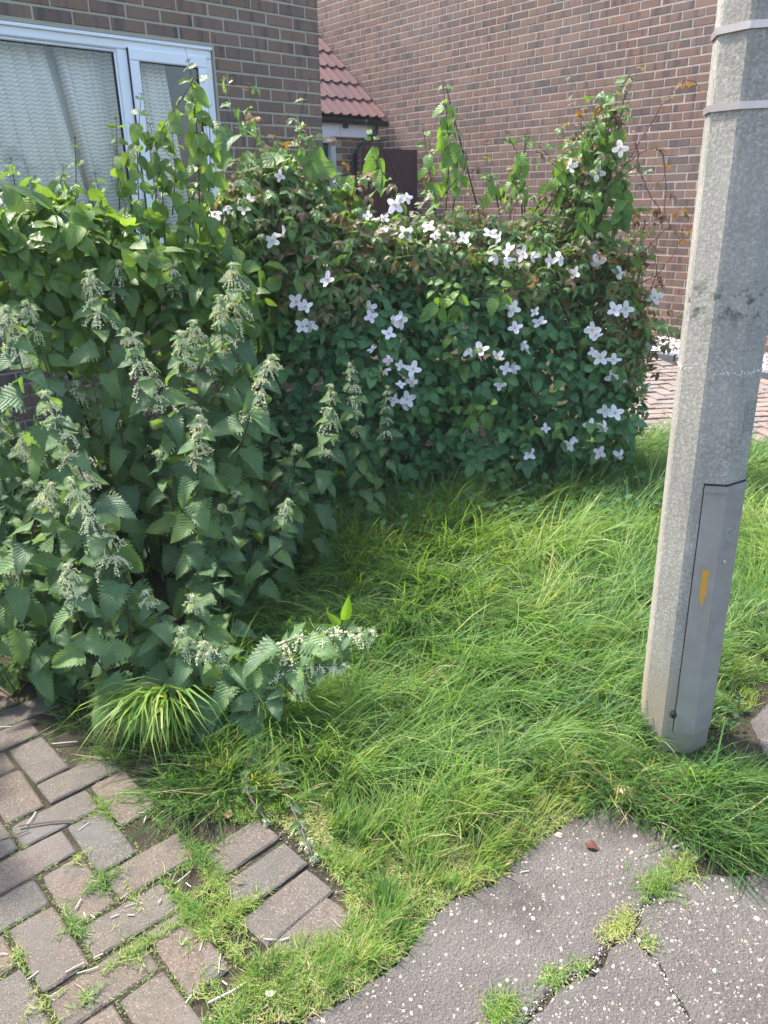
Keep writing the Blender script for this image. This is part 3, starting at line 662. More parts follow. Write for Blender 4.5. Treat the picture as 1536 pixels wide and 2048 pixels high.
# ------------------------------------------------------------------ concrete lamp post
def m_conc():
    m, nt, out = newmat('exposed_concrete'); k = N(nt); P = k.pos(); z = k.sep(P)[2]
    n = k.noise(P, 9.0, 5, .65); f = k.noise(P, 120.0, 4, .75); f2 = k.noise(P, 300.0, 2, .6)
    c = k.mix(n, (0.235, 0.22, 0.185), (0.35, 0.325, 0.275))
    sm = k.math('MULTIPLY', k.math('SUBTRACT', k.noise(P, 6.0, 4, .6), .32), 3.0, clamp=True)
    c = k.mix(k.math('MULTIPLY', k.math('MULTIPLY', k.math('SUBTRACT', f, .50), 4.5, clamp=True), .8), c, (0.54, 0.51, 0.45))
    c = k.mix(k.math('MULTIPLY', k.math('MULTIPLY', k.math('MULTIPLY', k.math('SUBTRACT', .50, f), 5.0, clamp=True), .75), sm), c, (0.12, 0.115, 0.105))
    zl_ = k.math('SUBTRACT', 1.0, k.math('MULTIPLY', k.math('ABSOLUTE', k.math('ADD', z, 0.245)), 14.0), clamp=True)
    c = k.mix(k.math('MULTIPLY', k.math('MULTIPLY', k.math('SUBTRACT', k.noise(P, 34, 4, .7), .52), 12.0, clamp=True), zl_), c, (0.055, 0.055, 0.045))
    v = k.voro(P, 30.0); bl = k.math('MULTIPLY', k.math('SUBTRACT', .17, v), 9.0, clamp=True)
    msk = k.math('MULTIPLY', k.math('SUBTRACT', k.noise(P, 4.5, 3), .52), 8.0, clamp=True)
    up = k.math('MULTIPLY', k.math('ADD', z, .6), 1.6, clamp=True)
    c = k.mix(k.math('MULTIPLY', k.math('MULTIPLY', bl, msk), k.math('MULTIPLY', up, .8)), c, (0.06, 0.06, 0.06))
    al = k.math('MULTIPLY', k.math('SUBTRACT', k.noise(k.comb(k.math('MULTIPLY', k.sep(P)[0], 3.0), k.sep(P)[1], k.math('MULTIPLY', z, .5)), 11.0, 4), .56), 4.0, clamp=True)
    c = k.mix(k.math('MULTIPLY', al, .55), c, (0.22, 0.24, 0.17)); big = k.noise(k.comb(k.sep(P)[0], k.sep(P)[1], k.math('MULTIPLY', z, .35)), 7.0, 4, .65); c = k.mix(k.math('MULTIPLY', k.math('SUBTRACT', big, .5), 2.6, clamp=True), c, k.mix(.6, c, (0.13, 0.125, 0.115)))
    lo = k.math('MULTIPLY', k.math('SUBTRACT', k.math('ADD', -1.18, k.math('MULTIPLY', k.math('SUBTRACT', n, .5), .5)), z), 4.5, clamp=True)      # smooth brown cement skin at the foot
    c = k.mix(k.math('MULTIPLY', lo, .8), c, (0.27, 0.225, 0.165))
    k.bsdf(out, c, .9, k.bump(k.math('ADD', f, k.math('MULTIPLY', f2, .4)), .5, .003), spec=.25); return m
M_conc = m_conc()
M_lid = plain('weathered_grey_door', (0.26, 0.24, 0.21), 0.6, metal=.08, spec=.35, var=.3, nscale=14, bump=.25)
m, nt, out = newmat('steel_band'); k = N(nt); k.bsdf(out, k.mix(k.noise(k.obj(), 30, 3), (.60, .53, .50), (.45, .36, .31)), .36, metal=.7)
M_band = m
M_yellow = plain('peeling_yellow_paint', (0.50, 0.25, 0.035), .7, var=.45, nscale=160)
PB = np.array([.878, 1.985, GZ]); PT = np.array([.838, 2.0, 1.9])
vw = np.array([PB[0], PB[1], 0]); vw /= np.linalg.norm(vw); rt = np.array([vw[1], -vw[0], 0])
ANG = [-102, -57, -12, 33, 78, 123, 168, 213]
def pv_(a, z, r=None):
    t = (z - GZ) / (PT[2] - GZ); c = PB * (1 - t) + PT * t; c = np.array([c[0], c[1], z]); rr = (.1045 - .004 * t) if r is None else r
    a = math.radians(a); return c + rr * (-math.cos(a) * vw + math.sin(a) * rt)
post = empty('lamp_post', tuple(PB)); tag(post, 'octagonal grey concrete lamp post with a metal access door standing in the grass', 'lamp post')
g = Geo(); zs = np.concatenate([[GZ - .25, GZ], np.arange(GZ + .1, 1.9, .12), [1.9]])
V = []; F = []; ch = 5
for z in zs:
    for a in ANG:
        p_ = pv_(a, z); V.append(p_ + (pv_(a - 45, z) - p_) * .07 - PB); V.append(p_ + (pv_(a + 45, z) - p_) * .07 - PB)
for i in range(len(zs) - 1):
    for j in range(16): F.append([i * 16 + j, i * 16 + (j + 1) % 16, (i + 1) * 16 + (j + 1) % 16, (i + 1) * 16 + j])
g.add(V, F4=F); top = (len(zs) - 1) * 16; g.add(np.array(V[top:]), F3=[[0, q, q + 1] for q in range(1, 15)])
g.obj('shaft', M_conc, post)
def zpost(py, px=1430): r = ray(px, py); return (r * (1.895 / r[1]))[2]
def facet(a, b, z):
    A, B = pv_(a, z), pv_(b, z); t = (B - A) / np.linalg.norm(B - A); nn = np.array([t[1], -t[0], 0]); return A, B, t, nn
zt_, zb_ = zpost(972), zpost(1462)
def strip(g, pts_, z0_, z1_, off0, off1, m=0):
    """plate that follows the post's faces between the given plan points (angle a, share s towards the next arris)"""
    for zz, zz2 in ((z0_, z1_),):
        outer = [[], []]; inner = [[], []]
        for q, z in enumerate((zz, zz2)):
            for (a, b, s, bis) in pts_:
                A, B, t, nn = facet(a, b, z); p_ = A * (1 - s) + B * s
                nrm = nn if bis is None else (nn + bis) / (1 + nn @ bis)
                outer[q].append(p_ + nrm * off1 - PB); inner[q].append(p_ + nrm * off0 - PB)
        n = len(pts_); V = outer[0] + outer[1] + inner[0] + inner[1]; F = []
        for i in range(n - 1): F += [[i, i + 1, n + i + 1, n + i], [2 * n + i + 1, 2 * n + i, i, i + 1], [n + i, n + i + 1, 3 * n + i + 1, 3 * n + i]]
        F += [[0, n, 3 * n, 2 * n], [n - 1, 3 * n - 1, 4 * n - 1, 2 * n - 1]]
        g.add(V, F4=F, m=m)
n34 = facet(33, 78, 0)[3]; n23 = facet(-12, 33, 0)[3]
door_pts = [(-12, 33, .33, None), (-12, 33, 1.0, n34), (33, 78, .97, None)]
g = Geo(); strip(g, door_pts, zb_, zt_, -.02, .0045); door = g.obj('access_door', M_lid, post)
g = Geo(); strip(g, [(-12, 33, .30, None), (-12, 33, 1.0, n34), (33, 78, .99, None)], zt_ + .001, zt_ + .006, -.02, .0012); g.obj('dark_gap', M_rubber, post)
g = Geo(); strip(g, [(-12, 33, .30, None), (-12, 33, .325, None)], zb_, zt_, -.02, .0012); g.obj('dark_gap', M_rubber, post)
g = Geo(); strip(g, [(-12, 33, .32, None), (-12, 33, 1.0, n34), (33, 78, .99, None)], zt_ - .016, zt_ - .009, .003, .0085); g.obj('door_lip', M_lid, door)
def text_on(body, a, b, s, z, size, ex, mat, parent, name='lettering'):
    cu = bpy.data.curves.new(name, 'FONT'); cu.body = body; cu.size = size; cu.extrude = ex; cu.offset = size * .02
    A, B, t, nn = facet(a, b, z); p_ = A * (1 - s) + B * s + nn * .0045
    tmp = bpy.data.objects.new('tmp', cu); col.objects.link(tmp); dg = bpy.context.evaluated_depsgraph_get(); dg.update()
    me = bpy.data.meshes.new_from_object(tmp.evaluated_get(dg)); me.materials.clear(); me.materials.append(mat)
    bpy.data.objects.remove(tmp); o = bpy.data.objects.new(name, me); col.objects.link(o); o.parent = parent
    M = Matrix(((t[0], 0, nn[0], p_[0] - PB[0]), (t[1], 0, nn[1], p_[1] - PB[1]), (t[2], 1, nn[2], p_[2] - PB[2]), (0, 0, 0, 1))); o.matrix_basis = M; return o
M_raise = plain('worn_raised_metal', (.42, .42, .43), .4, metal=.5, var=.1)
zT = zpost(1072, 1455)
text_on('DU', 33, 78, .22, zT, .030, .0016, M_raise, door)
text_on('LIFE', 33, 78, .18, zT - .026, .020, .0014, M_raise, door)
text_on('2011', 33, 78, .20, zT - .043, .015, .0012, M_raise, door)
def ball(g, c, r, sq=1.0, nseg=8, nr=4, T=None, m=0):
    V = [[c[0], c[1], c[2] + r * sq]]
    for i in range(1, nr):
        a = math.pi * i / nr
        for j in range(nseg): b = 2 * math.pi * j / nseg; V.append([c[0] + r * math.sin(a) * math.cos(b), c[1] + r * math.sin(a) * math.sin(b), c[2] + r * sq * math.cos(a)])
    V.append([c[0], c[1], c[2] - r * sq]); n = len(V); F3 = []; F4 = []
    for j in range(nseg):
        k_ = (j + 1) % nseg; F3 += [[0, 1 + j, 1 + k_], [n - 1, n - 1 - nseg + k_, n - 1 - nseg + j]]
        for i in range(nr - 2): F4.append([1 + i * nseg + j, 1 + (i + 1) * nseg + j, 1 + (i + 1) * nseg + k_, 1 + i * nseg + k_])
    g.add(V, F3=F3, F4=F4, T=T, m=m)
A, B, t, nn = facet(33, 78, zT - .075); c = A * .68 + B * .32 + nn * .006 - PB
g = Geo(); ball(g, c, .006, nseg=6); g.obj('lock_bolt', M_raise, door)
A, B, t, nn = facet(-12, 33, zpost(1428, 1356)); g = Geo(); ball(g, A * .74 + B * .26 + nn * .002 - PB, .010, 1.3, 8, 5); g.obj('dark_hole', M_rubber, post)
g = Geo()                                       # peeling yellow paint mark
A, B, t, nn = facet(-12, 33, 0)
zy0, zy1 = zpost(1208, 1420), zpost(1136, 1430)
for i in range(14):
    z = zy0 + (zy1 - zy0) * i / 14; wd = .017 * (0.25 + .75 * min(1, i / 4)) * R.uniform(.85, 1.1); A, B, t, nn = facet(-12, 33, z); s0_ = A * .30 + B * .70 + nn * .0050 - PB
    g.add([s0_ - t * wd * .5, s0_ + t * wd * .5, s0_ + t * wd * .5 + [0, 0, (zy1 - zy0) / 14], s0_ - t * wd * .5 + [0, 0, (zy1 - zy0) / 14]], F4=[[0, 1, 2, 3]])
g.obj('yellow_mark', M_yellow, door)
for zz in (zpost(46, 1490), zpost(209, 1480)):
    g = Geo(); V = []; F = []
    for z in (zz - .0075, zz + .0075):
        for r in (.1075, .1045):
            for a in ANG: V.append(pv_(a, z, r) - PB)
    for j in range(8):
        k_ = (j + 1) % 8; F += [[j, k_, 16 + k_, 16 + j], [8 + k_, 8 + j, j, k_], [16 + j, 16 + k_, 24 + k_, 24 + j]]
    g.add(V, F4=F); g.obj('metal_band', M_band, post)
g = Geo(); zl = zpost(748, 1430)                   # crusty pale line of old sealant round the shaft
for i in range(120):
    a = R.uniform(-110, 100); q = int((a + 102) // 45); a0_ = -102 + q * 45; s_ = (a - a0_) / 45; A, B, t, nn = facet(a0_, a0_ + 45, zl)
    if R.rand() < (.75 if -57 < a < -12 else (.55 if -12 <= a < 20 else .05)): continue
    c = A * (1 - s_) + B * s_ - PB; c[2] += R.normal(0, .0022); ball(g, c, R.uniform(.0008, .0028), nseg=5, nr=3)
g.obj('sealant_line', plain('lime_crust', (.62, .62, .58), .9, var=.2), post)
g = Geo(); A, B, t, nn = facet(33, 78, zpost(850, 1500)); zz0, zz1 = zpost(868, 1492), zpost(806, 1500)
strip(g, [(33, 78, .42, None), (33, 78, .95, None)], zz0, zz1, -.002, .0016); pl = g.obj('number_plate', plain('mossy_plate', (0.22, 0.235, 0.19), .9, var=.35, nscale=90, bump=.4), post)
for i in range(5):
    z = zz1 - .014 - i * (zz1 - zz0 - .02) / 5; g = Geo(); strip(g, [(33, 78, .52, None), (33, 78, .85, None)], z - .003, z, .001, .0035); strip(g, [(33, 78, .52 + .25 * (i % 2), None), (33, 78, .60 + .25 * (i % 2), None)], z - .009, z - .0031, .001, .0032); g.obj('embossed_mark', M_conc, pl)

# ------------------------------------------------------------------ leaf, flower and blade shapes
def leaf_geo(L, W, prof, rows, fold=.25, droop=.6, serr=0, teeth=0, petiole=0.0, wave=0.0, cols=(-1, -.5, 0, .5, 1), lobe=None, twist=0.0, pet_r=.0011):
    """one leaf, its stalk starting at the origin and its midrib running along +y; u,v stored per vertex"""
    if teeth:
        ts = [0.0]; amp = [0.0]
        for q in range(teeth): ts += [(q + .08) / teeth, (q + .80) / teeth]; amp += [-1, 1]
        ts.append(1.0); amp.append(0.0)
    else:
        ts = list(np.linspace(0, 1, rows)); amp = [0] * rows
    V = []; U = []; ts = np.array(ts); n = len(ts); nc = len(cols)
    ang = 0; y = petiole * .8; z = 0; last = 0
    for i, (t, a) in enumerate(zip(ts, amp)):
        dt_ = (t - last) * L; last = t; ang = droop * t; y += dt_ * math.cos(ang); z -= dt_ * math.sin(ang)
        w_ = W / 2 * prof(t)
        if lobe: w_ *= lobe(t)
        for c in cols:
            ac = abs(c); ww = w_ * (1 + serr * a * max(0, (ac - .4) / .6)); push = (serr * a * .35 * w_ if ac > .9 else 0)
            x = c * ww * math.cos(fold); dz_ = abs(c * ww) * math.sin(fold) + wave * math.sin(t * 9 + c * 2) * ac * W
            back = -.22 * ac * ac * w_ * (1 - t)                     # sides sweep back at the base
            yy, zz = y + (push + back) * math.cos(ang), z - (push + back) * math.sin(ang)
            tw = twist * t; xr = x * math.cos(tw) - dz_ * math.sin(tw); zr = x * math.sin(tw) + dz_ * math.cos(tw)
            V.append([xr, yy + zr * math.sin(ang), zz + zr * math.cos(ang)]); U.append([c, t, 0])
    i = np.arange(n - 1)[:, None] * nc + np.arange(nc - 1)[None, :]
    g = Geo(); g.add(V, F4=np.stack([i, i + 1, i + nc + 1, i + nc], -1).reshape(-1, 4), U=np.array(U) + np.array([0, 0, 1e-3]))
    if petiole > 0: tube(g, [[0, 0, 0], [0, petiole * .4, .002], [0, petiole * .82, 0]], pet_r, 3, m=0)
    return g
def merge(gs, Ms):
    g = Geo()
    for q, M in zip(gs, Ms):
        V, F3, F4, U, T = q.arrays(); g.add(V @ M[:3, :3].T + M[:3, 3], F3, F4, U, T)
    return g
def rotz(a, s=1.0, t=(0, 0, 0), tilt=0.0):
    M = Matrix.Translation(t) @ Matrix.Rotation(a, 4, 'Z') @ Matrix.Rotation(tilt, 4, 'X') @ Matrix.Scale(s, 4); return np.array(M)
ovate = lambda t: (math.sin(math.pi * min(1, t) ** .62) ** .85) if 0 < t < 1 else 0.04
def nettle_prof(t): return max(.03, (1 - t) ** .85 * min(1, (t / .07) ** .5 if t > 0 else .25) * 1.10 + .08 * math.sin(math.pi * t))
def oval(t): return max(.03, math.sin(math.pi * t ** .75) ** .72 * (1 - .18 * t))
nettle_leaves = [leaf_geo(.100, .074 * q, nettle_prof, 0, fold=f, droop=d, serr=.125, teeth=12, petiole=.022, wave=.03, twist=tw) for q, f, d, tw in
                 ((1, .22, .55, 0), (.95, .35, .9, .15), (1.05, .12, .35, -.15), (.9, .5, 1.2, .2), (1, .30, .75, -.25), (1.08, .05, .6, .1))]
dog_leaves = [leaf_geo(.095, .058 * q, oval, 9, fold=f, droop=d, petiole=.012, wave=.02, twist=tw) for q, f, d, tw in
              ((1, .30, .9, 0), (1.1, .12, .6, .2), (.92, .5, 1.3, -.2), (1, .22, 1.6, .1), (1.1, .05, .4, -.1))]
def clem_leaf(f, d, s):
    lob = lambda t: 1 + .28 * math.cos(t * 11.0)
    le = [leaf_geo(.050, .026, oval, 9, fold=f, droop=d, lobe=lob, wave=.05), leaf_geo(.038, .022, oval, 8, fold=f, droop=d, lobe=lob), leaf_geo(.038, .022, oval, 8, fold=f, droop=d, lobe=lob)]
    st = Geo(); tube(st, [[0, 0, 0], [0, .02, .003], [0, .040, 0]], .0009, 3)
    return merge(le + [st], [rotz(0, s, (0, .040 * s, 0)), rotz(1.15, s, (0, .036 * s, 0)), rotz(-1.15, s, (0, .036 * s, 0)), rotz(0, s)])
clem_leaves = [clem_leaf(f, d, s) for f, d, s in ((.3, .5, 1), (.5, 1.0, 1.1), (.1, .8, .9), (.4, 1.4, 1.05))]
def bram_leaf(f, d, s):
    le = [leaf_geo(.068, .050, oval, 0, fold=f, droop=d, serr=.07, teeth=9, wave=.02)] + [leaf_geo(.055, .038, oval, 0, fold=f, droop=d, serr=.07, teeth=8)] * 2
    st = Geo(); tube(st, [[0, 0, 0], [0, .02, .004], [0, .045, 0]], .0012, 3)
    return merge(le + [st], [rotz(0, s, (0, .050 * s, 0)), rotz(1.25, s, (0, .040 * s, 0)), rotz(-1.25, s, (0, .040 * s, 0)), rotz(0, s)])
bram_leaves = [bram_leaf(f, d, s) for f, d, s in ((.2, .4, 1), (.35, .8, 1.1), (.1, .6, .9))]
def vine_leaf(f, d, wv):
    pr = lambda t: max(.05, (math.sin(math.pi * t ** .55) ** .6)); lob = lambda t: 1 + .22 * math.cos(t * 15)
    return leaf_geo(.115, .105, pr, 13, fold=f, droop=d, lobe=lob, petiole=.03, wave=wv)
vine_leaves = [vine_leaf(.3, .7, .06), vine_leaf(.6, 1.2, .08), vine_leaf(.1, .5, .07)]
L_nettle = leaf_mat('nettle_leaf', [(0, (0.080, 0.150, 0.068)), (.35, (0.105, 0.190, 0.080)), (.7, (0.135, 0.235, 0.080)), (.85, (0.165, 0.265, 0.075)), (1, (0.074, 0.138, 0.068))], trans=.34, nv=9.0, slope=.40, rough=.5, vcol=.22, bump=.5, tcol=1.6)
L_dog = leaf_mat('dogwood_leaf', [(0, (0.086, 0.159, 0.038)), (.4, (0.119, 0.212, 0.045)), (.75, (0.162, 0.265, 0.050)), (1, (0.076, 0.148, 0.042))], trans=.38, vein='arc', nv=5.5, slope=.34, rough=.42, vcol=.25, bump=.4)
L_doglime = leaf_mat('dogwood_young_leaf', [(0, (0.121, 0.230, 0.044)), (.6, (0.155, 0.282, 0.052)), (1, (0.098, 0.196, 0.046))], trans=.40, vein='arc', nv=5.5, slope=.34, rough=.42, vcol=.30, bump=.6)
L_clem = leaf_mat('clematis_leaf', [(0, (0.115, 0.209, 0.067)), (.3, (0.154, 0.269, 0.074)), (.55, (0.131, 0.231, 0.074)), (.72, (0.185, 0.185, 0.081)), (.86, (0.231, 0.154, 0.092)), (1, (0.131, 0.231, 0.074))], trans=.30, nv=6, vcol=.2, bump=.4, rough=.38, spec=.45)
L_clemred = leaf_mat('clematis_bronze_leaf', [(0, (0.16, 0.075, 0.035)), (.5, (0.20, 0.12, 0.035)), (1, (0.11, 0.055, 0.04))], trans=.35, nv=6, vcol=.2, bump=.4)
L_bram = leaf_mat('bramble_leaf', [(0, (0.053, 0.140, 0.056)), (.5, (0.078, 0.189, 0.069)), (1, (0.109, 0.241, 0.078))], trans=.20, nv=7, slope=.4, vcol=.25, bump=.8, rough=.42)
L_bramlime = leaf_mat('bramble_young_leaf', [(0, (0.106, 0.206, 0.050)), (1, (0.144, 0.256, 0.056))], trans=.34, nv=7, slope=.4, vcol=.3, bump=.8)
L_vine = leaf_mat('vine_leaf', [(0, (0.110, 0.204, 0.072)), (.5, (0.138, 0.242, 0.066)), (1, (0.094, 0.176, 0.083))], trans=.40, nv=4, slope=.5, vcol=.35, bump=.7, rough=.5)
M_stemd = plain('dark_stem', (0.040, 0.026, 0.026), .6, var=.3, nscale=60)
M_nstem = plain('purple_nettle_stem', (0.060, 0.046, 0.042), .6, var=.35, nscale=40)
M_gstem = plain('green_stem', (0.085, 0.13, 0.045), .6, var=.3, nscale=40)
M_rstem = plain('red_stem', (0.16, 0.055, 0.04), .6, var=.3, nscale=40)
def m_tassel():
    m, nt, out = newmat('nettle_catkin'); k = N(nt); c = k.ramp(k.rnd(), [(0, (.68, .74, .42)), (.5, (.80, .82, .54)), (1, (.76, .70, .46))]); c = k.mix(k.math('MULTIPLY', k.noise(k.pos(), 300, 2), .5), c, (.86, .86, .68))
    p = k.bsdf(None, c, .8, spec=.2); t = k.n('ShaderNodeBsdfTranslucent'); k.set(t, 0, c); mx = k.n('ShaderNodeMixShader'); mx.inputs[0].default_value = .3
    nt.links.new(p.outputs[0], mx.inputs[1]); nt.links.new(t.outputs[0], mx.inputs[2]); nt.links.new(mx.outputs[0], out.inputs[0]); return m
M_tas = m_tassel()
OCT = np.array([[1, 0, 0], [-1, 0, 0], [0, 1, 0], [0, -1, 0], [0, 0, 1], [0, 0, -1]], float)
OCF = np.array([[0, 2, 4], [2, 1, 4], [1, 3, 4], [3, 0, 4], [2, 0, 5], [1, 2, 5], [3, 1, 5], [0, 3, 5]])
def tassel(nstr, ln, up=.3):
    g = Geo()
    for s in range(nstr):
        a = s * 6.283 / nstr + R.uniform(-.5, .5); e = R.uniform(-.5, up); L = ln * R.uniform(.5, 1.2); P = [np.zeros(3)]
        d = np.array([math.cos(a) * math.cos(e), math.sin(a) * math.cos(e), math.sin(e)]); p = np.zeros(3)
        for q in range(10):
            p = p + d * L / 10; P.append(p.copy()); d = d + np.array([0, 0, -.20]) + R.normal(0, .13, 3); d /= np.linalg.norm(d)
        tube(g, P, .0006, 3)
        for q in range(2, 11):
            for h in range(3):
                c = P[q] + R.normal(0, .0020 + .0025 * (q % 3 == 0), 3); r = R.uniform(.0015, .0031)
                g.add(OCT * r * R.uniform(.7, 1.4, (6, 1)) + c, F3=OCF)
    return g
tas_big = [tassel(11, .082, .1).mesh('flower_tassel', M_tas) for _ in range(4)]
tas_mid = [tassel(11, .046, .9).mesh('flower_tassel', M_tas) for _ in range(4)]
nl_mesh = [q.mesh('leaf', L_nettle, True) for q in nettle_leaves]
dog_mesh = [q.mesh('leaf', L_dog, True) for q in dog_leaves]
doglime_mesh = [q.mesh('leaf', L_doglime, True) for q in dog_leaves]
vine_mesh = [q.mesh('leaf', L_vine, True) for q in vine_leaves]
clem_mesh = [q.mesh('leaf', L_clem, True) for q in clem_leaves]
clemred_mesh = [q.mesh('leaf', L_clemred, True) for q in clem_leaves]
bram_mesh = [q.mesh('leaf', L_bram, True) for q in bram_leaves]
bramlime_mesh = [q.mesh('leaf', L_bramlime, True) for q in bram_leaves]
def frame(d, up=(0, 0, 1), roll=0.0):
    """rotation whose y runs along d and whose z leans towards up"""
    d = np.asarray(d, float); d = d / np.linalg.norm(d); x = np.cross(d, up)
    if np.linalg.norm(x) < 1e-3: x = np.array([1.0, 0, 0])
    x /= np.linalg.norm(x); z = np.cross(x, d)
    c, s = math.cos(roll), math.sin(roll); x2 = x * c + z * s; z2 = -x * s + z * c
    return np.stack([x2, d, z2], 1)
def mat4(p, Rm, s=1.0):
    M = Matrix.Identity(4)
    for i in range(3):
        for j in range(3): M[i][j] = Rm[i, j] * s
        M[i][3] = p[i]
    return M
def dirv(az, el): return np.array([math.cos(az) * math.cos(el), math.sin(az) * math.cos(el), math.sin(el)])

# ------------------------------------------------------------------ nettles
def nettle(base, top, label, group=None, bend=.04, tassels=5, size=1.0, node0=.022, grow=.010, wilt=0.0, lean_tip=None, leaf_from=0.0, tsc=1.0, name='nettle_plant', dense=1.0):
    base, top = np.array(base, float), np.array(top, float)
    root = empty(name, tuple(base)); tag(root, label, 'nettle', group)
    mid = (base + top) / 2 + np.array([R.normal(0, bend), R.normal(0, bend), R.uniform(0, bend)])
    P = [base, mid, top]
    if lean_tip is not None: P = [base, np.array(lean_tip), top]
    P = smooth_path(P, 22); H = np.linalg.norm(np.diff(P, axis=0), axis=1).sum()
    g = Geo(); tube(g, P - base, np.linspace(.0040, .0018, 22) * (0.7 + .3 * H) * (2.0 if wilt else 1), 6); g.obj('stem', M_nstem, root, smooth=True)
    cum = np.concatenate([[0], np.cumsum(np.linalg.norm(np.diff(P, axis=0), axis=1))])
    s = .004; step = node0; az = R.uniform(0, 3.1); k = 0
    while s < H - .05 and k < 16:
        d = H - s; i = min(20, np.searchsorted(cum, d) - 1); t = (d - cum[i]) / (cum[i + 1] - cum[i] + 1e-9); p = P[i] * (1 - t) + P[i + 1] * t - base
        sc_ = 1.16 * size * min(1.12, .24 + .15 * k) * R.uniform(.85, 1.12)
        if s / H >= leaf_from:
            for q in (0, 1):
                if R.rand() > dense: continue
                a = az + math.pi * q + R.uniform(-.35, .35); el = R.uniform(-.55, .05) - (.45 if k > 6 else 0) + (.35 if k < 2 else 0)
                if wilt: el = R.uniform(-.1, .6)
                # leaves turn towards the light and the open front
                inst('leaf', nl_mesh[R.randint(6)] if wilt < .5 else nl_mesh[3], root, mat4=mat4(p, frame(dirv(a, el), (0, -.55, 1), R.uniform(-.35, .35)), sc_ * (1 if wilt < .5 else .7)))
        if k < tassels:
            for q in range(2 if k < 2 else 1):
                inst('flower_tassel', (tas_mid if k < 1 else tas_big)[R.randint(4)], root, mat4=mat4(p + np.array([0, 0, -.004 * q]), np.array(Matrix.Rotation(R.uniform(0, 6.28), 3, 'Z')), tsc * size * (.42, .58, .74, .9, 1, 1, .95, .85)[min(k, 7)] * R.uniform(.9, 1.15)))
        az += math.pi / 2 + R.uniform(-.2, .2); s += step; step = min(.075, step + grow); k += 1
    return root
def npx(top, guide, d, label, dbase=None, **kw):
    """nettle with its tip seen at pixel top (distance d) and its stem passing the pixel guide"""
    T = at(*top, d); G_ = at(*guide, d if dbase is None else dbase); v = G_ - T; k = (GZ - T[2]) / v[2] if v[2] < -.05 else 3.0; k = min(k, 6.0)
    b = T + v * k; b[2] = GZ if k < 6 else b[2]
    return nettle((b[0], b[1], GZ), T, label, **kw)
npx((250, 655), (338, 960), 2.75, 'tall flowering nettle with a dark bare stem, leaning left in the middle of the bed', tassels=6, node0=.03)
npx((466, 525), (445, 830), 3.15, 'tallest nettle, crowned with dense creamy tassels just below the window frame', tassels=7)
npx((440, 590), (450, 830), 3.05, 'nettle with heavy creamy tassels just left in front of the tallest nettle', tassels=6)
npx((545, 708), (455, 1020), 2.85, 'nettle with a curving purple stem whose tip bends right towards the dark bush', tassels=6, lean_tip=at(492, 860, 2.85))
npx((8, 610), (112, 850), 2.5, 'tasselled nettle cut by the left edge of the picture, leaning outwards', tassels=5)
npx((88, 780), (185, 1010), 2.3, 'leaning nettle with the brightest cream tassels near the left edge', tassels=6, node0=.035)
npx((138, 955), (218, 1260), 2.15, 'nettle with grey seed tassels on a bare purple stem low on the left', tassels=6, node0=.035, dense=.8)
npx((132, 1125), (215, 1290), 2.05, 'short nettle with a grey brown tip in front of the low left leaves', tassels=4)
npx((662, 768), (640, 1010), 3.05, 'slim pale tasselled nettle standing alone against the dark bush', tassels=7, size=.8)
npx((576, 998), (500, 1160), 2.65, 'short nettle with a small pale tip beside the lawn edge', tassels=3, size=.85)
npx((178, 540), (228, 780), 3.0, 'tall nettle with a yellowish tip in front of the window corner shrub', tassels=5)
npx((236, 520), (262, 760), 3.2, 'tall narrow nettle just behind the leaning left hand one', tassels=4)
npx((345, 525), (352, 760), 3.3, 'back row nettle with a fine green tip among dogwood leaves', tassels=4, size=.9)
npx((385, 640), (412, 860), 3.0, 'middle nettle with cream tassels and a slight left lean', tassels=5)
npx((362, 662), (372, 880), 2.9, 'nettle with small pale tassels between two taller flowering ones', tassels=4)
npx((700, 725), (722, 960), 3.45, 'thin shaded nettle with feathery grey green tassels under the clematis', tassels=7, size=.7)
npx((775, 1010 - 240), (745, 950), 3.55, 'wispy nettle with loose tassels below the lowest white flowers', tassels=6, size=.6)
npx((100, 965), (110, 1180), 2.2, 'nettle with a spiky green tip in front of the left bed', tassels=3)
npx((400, 830), (398, 1010), 2.6, 'nettle with a pale tip surrounded by broad leaves in the centre of the bed', tassels=5)
npx((50, 600), (78, 740), 2.9, 'nettle with an angled yellowish tip in front of the bare bricks', tassels=4)
npx((290, 1180), (330, 1330), 2.15, 'low nettle topped by a star of small leaves in front of the bed', tassels=2)
npx((385, 1190), (420, 1330), 2.15, 'low bushy nettle with broad leaves above the drooping grass', tassels=2)
npx((360, 1255), (430, 1390), 2.05, 'foremost upright nettle with two broad pale leaves by the lawn', tassels=3)
npx((405, 1285), (440, 1420), 1.95, 'small nettle with a cream tassel above the drooping grass clump', tassels=3)
# stems fallen over the lawn
b = gnd(395, 1440); T = at(745, 1262, 2.05)
nettle(b, T, 'fallen nettle arching right over the lawn, ending in a big cream tassel', tassels=7, tsc=1.1, lean_tip=at(560, 1290, 2.05), node0=.03, grow=.006)
T = at(690, 1330, 1.98); nettle(gnd(430, 1450), T, 'second fallen nettle with thick cream tassels resting on the grass', tassels=6, tsc=1.0, lean_tip=at(560, 1345, 2.0), node0=.028, grow=.006, size=.95)
T = at(612, 1372, 1.95); nettle(gnd(420, 1470), T, 'short leaning nettle with a rosette tip over the grass', tassels=2, lean_tip=at(520, 1400, 1.95), size=.9)
T = gnd(628, 1722) + np.array([0, 0, .012]); nettle(gnd(455, 1460) + np.array([0, 0, .06]), T, 'wilted nettle stem lying across the grass to the corner of the paving', tassels=3, lean_tip=at(545, 1560, 1.82) + np.array([0, 0, .05]), wilt=.9, node0=.05, size=.8)
